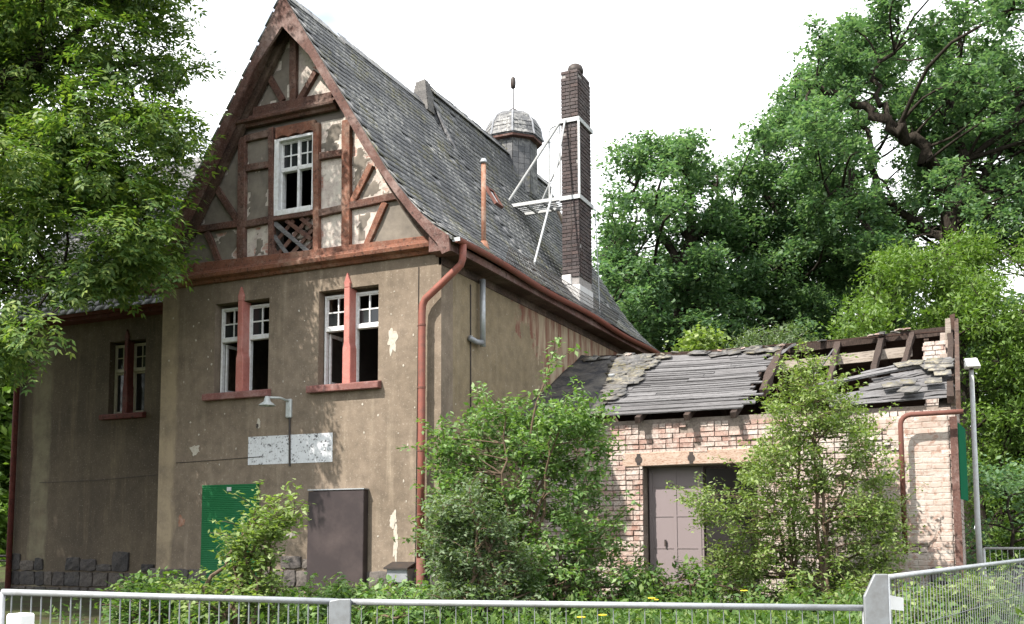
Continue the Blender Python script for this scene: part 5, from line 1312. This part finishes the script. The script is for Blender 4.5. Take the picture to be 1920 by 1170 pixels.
def plant(name, label, cat, lobes, limbs, leafm, leaf, rng, per_m2, sig, ncl, barkm='bark', group=None, twig_frac=.35, squash=.8, shell=.45, shoots=0, shoot_len=.5, base=None, wob=.06, tr=.02, names=("trunk", "crown")):
    """limbs: list of (points, radii); lobes connect to the nearest limb by curved branches"""
    wood = MB(); L2 = []
    for pts, rad in limbs:
        o, rr = resample(pts, rad, max(6, 5 * len(pts)), wob, rng); L2.append((o, rr)); wood.tube(o, rr, 9)
    P, O, CC = scatter(lobes, per_m2, sig, ncl, rng, squash, shell)
    for (c, r_), cl in zip(lobes, CC):
        d, q, rq = near_on(L2, c)
        mid = (q + c) / 2 + rng.normal(size=3) * .07 * d + np.array([0, 0, .05 * d])
        r0 = min(rq * .75, tr * 1.2 + .012 * d)
        o, rr = resample([q, mid, c], [r0, r0 * .7, r0 * .45], 6); wood.tube(o, rr, 5, cap=False)
        for e in cl[:max(1, int(len(cl) * twig_frac))]:
            wood.tube([c, (c + e) / 2 + rng.normal(size=3) * .08 * r_, e], [r0 * .45, r0 * .28, r0 * .1], 3, cap=False)
    if shoots:               # long leafy shoots breaking the outline
        SP, SO = [], []
        for k in range(shoots):
            c, r_ = lobes[rng.integers(len(lobes))]; d = unit(rng, 1)[0]; d[2] = abs(d[2]) * .8 + .25; d /= np.linalg.norm(d)
            e0 = c + d * r_ * .6; ln = shoot_len * rng.uniform(.5, 1.3); n_ = int(ln / .022); u = np.linspace(0, 1, n_)[:, None]
            pts = e0 + d * ln * u + np.array([0, 0, -.25 * ln]) * u ** 2
            wood.tube([pts[0], pts[n_ // 2], pts[-1]], [.006, .004, .002], 3, cap=False)
            SP.append(pts + rng.normal(size=pts.shape) * .025); SO.append(np.repeat(d[None], n_, 0))
        P = np.concatenate([P] + SP); O = np.concatenate([O] + SO)
    b0 = base if base is not None else limbs[0][0][0]
    root = thing(name, tuple(b0), label, cat, group)
    wood.build(names[0], M[barkm], root, smooth=True)
    if leaf[0] == 'compound': V = compound_leaves(P, rng, out=O, **leaf[1])
    else: V = simple_leaves(P, rng, **leaf[1])
    mk(names[1], np_mesh(names[1], V, quads(len(V)), M[leafm]), root)
    return root
def gp(x, y, dz=-.15): return np.array([x, y, ground_z(x, y) + dz])
rg = np.random.default_rng

# ash in front of the shaded wing, trunk out of view
poly = [(-620,-420),(330,-420),(348,-60),(358,60),(376,140),(386,205),(375,252),(335,292),(318,370),(338,450),(285,500),(212,555),(118,595),(58,672),(0,708),(-620,735)]
rr = rg(3); DL = 16.9
lb = lobes_px(poly, DL, .7, 500, .34, .72, rr, inset=.5, holes=((120,420,22),(60,500,30),(30,360,18),(150,78,26),(62,70,26),(80,165,16),(180,170,16),(15,215,18),(245,90,14),(210,400,14),(95,560,22)))
def shade_x(c):
    t = (YF - c[1]) / -sun_dir.y; return c[0] - sun_dir.x * t
lb = [q for q in lb if shade_x(q[0]) + q[1] * .8 < -10.05]
T = atD(-420, 700, DL); bs = gp(T[0], T[1])
limbs = [([bs, bs + (0.1, 0, 2.5), atD(-400, 520, DL), atD(-360, 280, DL), atD(-330, 0, DL), atD(-320, -300, DL)], [.36, .31, .27, .22, .15, .07]),
         ([atD(-390, 450, DL), atD(-180, 300, DL - .3), atD(30, 140, DL - .3), atD(110, 95, DL), atD(185, 35, DL), atD(250, -80, DL)], [.2, .17, .13, .11, .07, .03]),
         ([atD(90, 110, DL), atD(160, 118, DL), atD(225, 128, DL), atD(262, 190, DL - .2), atD(300, 240, DL - .2)], [.07, .055, .045, .03, .015]),
         ([atD(-380, 420, DL), atD(-150, 380, DL + .4), atD(60, 330, DL + .5), atD(200, 360, DL + .3), atD(290, 420, DL)], [.16, .12, .08, .05, .025]),
         ([atD(-390, 520, DL), atD(-200, 540, DL - .2), atD(0, 530, DL), atD(140, 530, DL)], [.12, .09, .06, .03]),
         ([atD(-340, 100, DL), atD(-150, -60, DL), atD(60, -180, DL + .3), atD(220, -260, DL)], [.15, .11, .08, .04])]
plant("ash_tree", "broad ash tree overhanging the shaded wing and gable", "tree", lb, limbs, 'leaf_ash', ('compound', dict(L=.26, pairs=3, leaf=.12, wid=.046)), rr, 26, .17, 17)

# second ash, added mostly out of frame to cast shade on the wing
rr = rg(4); D2 = 20.0
poly = [(-900,-560),(-60,-560),(20,-100),(40,150),(30,400),(-20,640),(-900,700)]
lb = lobes_px(poly, D2, 1.3, 240, .6, 1.1, rr, inset=.5)
T = atD(-450, 800, D2); bs = gp(T[0], T[1])
limbs = [([bs, bs + (0, 0, 3), atD(-440, 300, D2), atD(-420, -100, D2), atD(-400, -400, D2)], [.4, .34, .26, .16, .06]), ([atD(-445, 420, D2), atD(-250, 250, D2), atD(-60, 100, D2)], [.2, .14, .05]),
         ([atD(-440, 350, D2), atD(-650, 200, D2), atD(-800, 50, D2)], [.2, .14, .05]), ([atD(-425, 0, D2), atD(-200, -200, D2), atD(-80, -380, D2)], [.15, .1, .04])]
plant("ash_tree", "second ash added mostly out of view to shade the wing", "tree", lb, limbs, 'leaf_ash', ('simple', dict(L=.20, W=.09, up=.8, droop=.3)), rr, 26, .2, 24)

# oak with bare forking limbs against the sky
D = 35.0; rr = rg(5)
poly = [(1452,160),(1478,92),(1560,30),(1640,-40),(1700,-160),(1900,-180),(2150,-120),(2240,380),(2000,500),(1880,440),(1800,430),(1700,520),(1610,500),(1540,440),(1480,400),(1445,300),(1462,220)]
lb = lobes_px(poly, D, 2.2, 250, .45, 1.0, rr, inset=.5, holes=((1655,215,22),(1700,120,20),(1690,60,16),(1835,320,22),(1600,225,14),(1740,380,16),(1560,130,8)))
t0 = atD(1800, 900, D); bs = gp(t0[0], t0[1])
limbs = [([bs, bs + (0, 0, 4), atD(1795, 520, D), atD(1794, 440, D)], [.5, .42, .34, .30]),
         ([atD(1794, 450, D), atD(1765, 345, D), atD(1725, 290, D - .5), atD(1675, 240, D - 1), atD(1610, 195, D - 1.2), atD(1545, 168, D - 1), atD(1490, 150, D - 1)], [.27, .24, .22, .19, .14, .09, .04]),
         ([atD(1796, 450, D), atD(1808, 330, D), atD(1785, 230, D + .4), atD(1775, 170, D + .6), atD(1795, 110, D + .6), atD(1815, 0, D)], [.25, .19, .16, .13, .09, .05]),
         ([atD(1798, 420, D), atD(1860, 300, D + .8), atD(1900, 220, D + 1), atD(1990, 100, D + 1)], [.18, .14, .10, .05]),
         ([atD(1700, 405, D + .5), atD(1650, 380, D + .3), atD(1590, 362, D), atD(1545, 345, D)], [.14, .12, .09, .04]),
         ([atD(1796, 500, D), atD(1750, 440, D + .3), atD(1700, 405, D + .5)], [.2, .16, .14]),
         ([atD(1675, 240, D - 1), atD(1640, 150, D - .6), atD(1690, 60, D)], [.11, .08, .04])]
OAK = ('simple', dict(L=.19, W=.11, up=.9))
plant("oak_tree", "tall oak with dark forking limbs behind the shed", "tree", lb, limbs, 'leaf_oak', OAK, rr, 26, .17, 26, wob=.13)

D = 38.0; rr = rg(6)
poly = [(1120,330),(1165,262),(1215,262),(1262,232),(1300,262),(1345,300),(1380,420),(1400,560),(1380,700),(1140,700),(1115,560)]
lb = lobes_px(poly, D, 2.0, 135, .45, 1.0, rr, inset=.45, holes=((1300,375,14),(1195,330,8),(1262,330,7)))
t0 = atD(1250, 900, D); bs = gp(t0[0], t0[1])
limbs = [([bs, bs + (0, 0, 5), atD(1290, 480, D), atD(1295, 400, D), atD(1280, 320, D)], [.4, .34, .25, .14, .05]), ([atD(1285, 500, D), atD(1230, 430, D), atD(1180, 340, D)], [.2, .13, .05]),
         ([atD(1292, 470, D), atD(1335, 400, D), atD(1345, 330, D)], [.16, .1, .04]), ([atD(1270, 560, D), atD(1180, 520, D), atD(1130, 480, D)], [.16, .12, .05])]
plant("oak_tree", "round-topped oak standing directly beyond the chimney", "tree", lb, limbs, 'leaf_oak', OAK, rr, 26, .17, 26, wob=.13)
D = 40.0; rr = rg(7)
poly = [(1345,330),(1400,270),(1410,225),(1440,195),(1480,215),(1510,300),(1570,330),(1650,345),(1740,420),(1760,520),(1700,620),(1600,690),(1360,700),(1340,520)]
lb = lobes_px(poly, D, 2.0, 190, .45, 1.05, rr, inset=.45, holes=((1390,380,10),(1600,420,12)))
t0 = atD(1480, 900, D); bs = gp(t0[0], t0[1])
limbs = [([bs, bs + (0, 0, 5), atD(1480, 520, D), atD(1450, 380, D), atD(1430, 270, D)], [.4, .34, .26, .15, .05]), ([atD(1480, 540, D), atD(1560, 470, D), atD(1600, 440, D)], [.2, .13, .05]), ([atD(1480, 520, D), atD(1400, 440, D), atD(1370, 380, D)], [.16, .1, .04])]
plant("oak_tree", "oak with uneven crown between the forked oak and the chimney oak", "tree", lb, limbs, 'leaf_oak', OAK, rr, 26, .17, 26, wob=.13)

D = 43.0; rr = rg(17)
poly = [(1440,230),(1490,120),(1600,70),(1700,60),(1800,90),(1900,60),(2010,280),(1980,520),(1760,560),(1560,520),(1450,380)]
lb = lobes_px(poly, D, 2.2, 150, .5, 1.15, rr, inset=.45, holes=((1660,215,16),(1700,120,14),(1838,320,16),(1500,170,8)))
t0 = atD(1650, 900, D); bs = gp(t0[0], t0[1])
limbs = [([bs, bs + (0, 0, 6), atD(1660, 480, D), atD(1640, 340, D), atD(1600, 180, D)], [.42, .36, .26, .16, .05]), ([atD(1658, 470, D), atD(1740, 360, D), atD(1800, 200, D)], [.2, .13, .05]), ([atD(1655, 430, D), atD(1560, 340, D), atD(1500, 250, D)], [.18, .12, .04])]
plant("oak_tree", "farther oak filling the gap behind the forked oak's limbs", "tree", lb, limbs, 'leaf_oak', OAK, rr, 26, .17, 26, wob=.13)

# lighter trees and shrubs behind the shed
D = 27.5; rr = rg(8)
poly = [(1560,660),(1600,560),(1650,500),(1700,465),(1760,432),(1840,425),(1900,440),(1990,380),(2080,520),(2080,1060),(1850,1080),(1812,720),(1810,640),(1700,650)]
lb = lobes_px(poly, D, 1.1, 210, .4, .85, rr, inset=.45)
t0 = atD(1850, 1000, D); bs = gp(t0[0], t0[1])
limbs = [([bs, bs + (-.2, 0, 2.5), atD(1820, 700, D), atD(1780, 560, D), atD(1760, 480, D)], [.16, .13, .10, .06, .03]), ([bs, bs + (.3, 0, 2), atD(1900, 720, D), atD(1930, 520, D)], [.14, .12, .08, .03]), ([atD(1830, 760, D), atD(1720, 640, D), atD(1620, 590, D)], [.08, .06, .02])]
plant("willow_tree", "light green bushy willow right behind the shed's open gable", "tree", lb, limbs, 'leaf_light', ('simple', dict(L=.15, W=.06, up=.7, flat=.9)), rr, 40, .20, 24)
D = 30.0; rr = rg(9)
lb = lobes_px([(1340,690),(1370,630),(1420,585),(1470,600),(1530,645),(1560,700)], D, .5, 22, .3, .55, rr)
t0 = atD(1440, 900, D); bs = gp(t0[0], t0[1])
plant("willow_shrub", "grey-green willow shrub showing above the shed ridge", "shrub", lb, [([bs, bs + (0, 0, 2), atD(1430, 690, D), atD(1430, 610, D)], [.1, .08, .05, .02]), ([bs, atD(1480, 760, D), atD(1500, 670, D)], [.08, .06, .02])], 'leaf_grey', ('simple', dict(L=.16, W=.045, up=.6, flat=.9, droop=.3)), rr, 50, .18, 22)
rr = rg(10); D = 29.0
lb = lobes_px([(1255,700),(1275,640),(1310,605),(1350,620),(1365,700)], D, .4, 16, .28, .5, rr)
t0 = atD(1310, 900, D); bs = gp(t0[0], t0[1])
plant("maple_sapling", "yellow-green maple sapling at the foot of the house roof", "shrub", lb, [([bs, bs + (0, 0, 2), atD(1312, 640, D)], [.08, .06, .02])], 'leaf_yellow', ('simple', dict(L=.16, W=.12, up=1.2)), rr, 50, .18, 18)
D = 23.5; rr = rg(12)
lb = lobes_px([(1800,1120),(1815,900),(1850,830),(1900,860),(2050,900),(2080,1120)], D, .5, 26, .3, .55, rr, inset=.4)
t0 = atD(1900, 1080, D); bs = gp(t0[0], t0[1])
plant("elder_shrub", "dark elder thicket around the foot of the lamp post", "shrub", lb, [([bs, bs + (0, 0, 1), atD(1880, 900, D)], [.06, .05, .02])], 'leaf_oak', ('simple', dict(L=.14, W=.07, up=.7)), rr, 50, .2, 22)

def mass(name, label, poly, D, sp, n_, rmin, rmax, leafm, leaf, seed, per, ncl):
    rr = rg(seed); lb = lobes_px(poly, D, sp, n_, rmin, rmax, rr, inset=.4)
    P, O, CC = scatter(lb, per, .35, ncl, rr, .85, .4)
    V = simple_leaves(P, rr, **leaf); o = mk(name, np_mesh(name, V, quads(len(V)), M[leafm])); tag(o, label, "wood", kind='stuff')
mass("distant_wood", "dense dark wood closing the view behind the oaks", [(1080,470),(1300,430),(1500,480),(1700,480),(1900,520),(2300,500),(2300,1060),(1080,1060)], 50, 2.5, 130, 1.0, 1.9, 'leaf_oak', dict(L=.42, W=.28, up=.8), 14, 9, 26)
mass("distant_thicket", "sunlit thicket seen past the end of the wing", [(-400,560),(-60,600),(120,660),(140,1090),(-400,1090)], 42, 2.5, 190, .9, 1.7, 'leaf_light', dict(L=.34, W=.24, up=.8), 15, 12, 26)

# shrubs in front of the buildings
def shrub(name, label, poly, D, sp, n_, rmin, rmax, leafm, leaf, seed, basepx, per, sig, ncl, stems=6, group=None, shoots=60, slen=.35):
    rr = rg(seed); lb = lobes_px(poly, D, sp, n_, rmin, rmax, rr, inset=.4)
    b0 = atD(basepx[0], basepx[1], D); limbs = []
    tops = [lb[i][0] for i in rr.choice(len(lb), min(stems, len(lb)), replace=False)]
    hi = sorted(lb, key=lambda q: -q[0][2])[:3]; tops += [h[0] for h in hi]
    for tp in tops:
        bx_, by_ = b0[0] + rr.normal() * .25, b0[1] + rr.normal() * .2
        g_ = gp(bx_, by_, -.1); m1 = g_ * .6 + tp * .4; m1[2] += .15 * (tp[2] - g_[2])
        limbs.append(([g_, m1, tp], [.035, .024, .008]))
    return plant(name, label, "shrub", lb, limbs, leafm, leaf, rr, per, sig, ncl, 'twig', base=gp(b0[0], b0[1], 0.0), wob=.03, tr=.008, names=("stems", "foliage"), group=group, twig_frac=.5, shoots=shoots, shoot_len=slen)
shrub("elder_bush", "big leafy elder bush between the house corner and the shed opening",
      [(800,1175),(785,960),(800,880),(790,810),(870,790),(885,735),(950,745),(985,700),(1040,660),(1052,680),(1015,735),(1060,760),(1100,775),(1185,775),(1140,815),(1155,870),(1150,960),(1175,1060),(1215,1100),(1215,1180)],
      15.0, .5, 175, .11, .31, 'leaf_bush', ('simple', dict(L=.092, W=.048, up=.9, droop=.2)), 31, (985, 1150), 170, .075, 15, 9, shoots=380, slen=.55)
shrub("birch_sapling_bush", "tall yellow-green sapling bush right of the shed opening",
      [(1385,900),(1430,800),(1455,740),(1490,675),(1530,662),(1568,715),(1612,755),(1668,800),(1675,900),(1715,1000),(1680,1060),(1670,1180),(1270,1180),(1310,1050),(1270,905),(1345,935),(1385,905)],
      15.4, .45, 250, .10, .27, 'leaf_yellow', ('simple', dict(L=.075, W=.036, up=.8, droop=.15)), 32, (1500, 1160), 200, .075, 16, 9, shoots=420, slen=.55)
shrub("young_acacia_bush", "slender sunlit sapling before the green board",
      [(430,1020),(462,945),(495,925),(520,950),(570,945),(560,985),(515,1035),(545,1100),(500,1180),(300,1180),(330,1120),(400,1085),(440,1060),(380,1000)],
      12.0, .25, 80, .09, .22, 'leaf_yellow', ('simple', dict(L=.085, W=.045, up=.8, flat=.4)), 33, (440, 1200), 170, .06, 13, 6, shoots=90, slen=.4)
shrub("privet_bush", "pale fine-leaved bush in front of the big elder bush",
      [(790,1185),(782,990),(815,930),(870,900),(930,925),(965,1000),(1010,1070),(1030,1185)],
      13.6, .35, 110, .12, .28, 'leaf_grey', ('simple', dict(L=.07, W=.034, up=.8)), 36, (900, 1190), 190, .07, 15, 7, shoots=120, slen=.35)
for i, (lab, poly, D, lm, bp) in enumerate([
  ("dark low bramble under the wing", [(200,1180),(225,1100),(290,1085),(340,1110),(360,1180)], 13.5, 'leaf_weed', (280, 1200)),
  ("leafy sucker before the shed doorstep", [(1180,1180),(1200,1075),(1260,1055),(1330,1065),(1345,1180)], 15.0, 'leaf_weed', (1260, 1170)),
  ("pale bramble before the shed corner", [(1650,1180),(1700,1100),(1800,1090),(1900,1085),(1930,1180)], 13.0, 'leaf_yellow', (1790, 1200)),
  ("low sucker growth before the brown board", [(540,1185),(560,1115),(640,1110),(720,1125),(790,1085),(810,1185)], 12.5, 'leaf_bush', (650, 1200))]):
    shrub("bramble_bush", lab, poly, D, .35, 34, .12, .26, lm, ('simple', dict(L=.09, W=.05, up=.8)), 40 + i, bp, 120, .09, 14, 5)

# ground cover
rr = rg(60); n_ = 5200
t = rr.uniform(7.6, 17.2, n_); u = rr.uniform(-9.5, 9.5, n_) * t / 14
xy = np.outer(t, FH[:2]) + np.outer(u, RT[:2])
ok = ~((xy[:, 0] < XR + .1) & (xy[:, 1] > YF - .15)) & (xy[:, 1] < YA - .1) & ~((xy[:, 0] < XL) & (xy[:, 1] > YW - .2))
xy = xy[ok]
zz = np.array([ground_z(x, y) for x, y in xy])
px_ = 960 + F * (xy @ RT[:2]) / (xy @ FH[:2]); keep = (px_ > 330) | (rr.random(len(xy)) < .04); xy = xy[keep]; zz = zz[keep]
hh = rr.uniform(.15, .5, len(xy)) * (1 + .6 * (rr.random(len(xy)) > .85))
P = np.concatenate([np.column_stack([np.repeat(xy[:, 0], 26) + rr.normal(size=26 * len(xy)) * .10, np.repeat(xy[:, 1], 26) + rr.normal(size=26 * len(xy)) * .10, np.repeat(zz, 26) + np.repeat(hh, 26) * rr.uniform(0, 1, 26 * len(xy))])])
V = simple_leaves(P, rr, L=.10, W=.04, up=.6, flat=1.0, droop=-.15)
o = mk("weeds", np_mesh("weeds", V, quads(len(V)), M['leaf_weed'])); tag(o, "rank weeds and grass covering the ground before the buildings", "weeds", kind='stuff')
for i, (px, py, D) in enumerate([(1222,1124,12.5),(1228,1127,12.5),(1120,1142,11.5),(880,1135,12),(1130,1156,11),(1395,1110,13),(1090,1160,11)]):
    p = atD(px, py, D); g_ = ground_z(p[0], p[1]); r0 = thing("ragwort_flower", (p[0], p[1], g_), "yellow ragwort flower on a thin stalk among the weeds", "flower", "yellow flowers among the weeds")
    MB().tube([(p[0], p[1], g_), (p[0], p[1], p[2])], .006, 5).build("stalk", M['leaf_weed'], r0)
    b = MB()
    for k in range(5):
        a = k * 1.257; c = Vector((p[0] + .03 * math.cos(a), p[1] + .03 * math.sin(a), p[2] + .01))
        b.lathe([(.004, 0), (.02, .006), (.018, .012), (.004, .014)], c, 7)
    b.build("flower_head", M['petal'], r0)
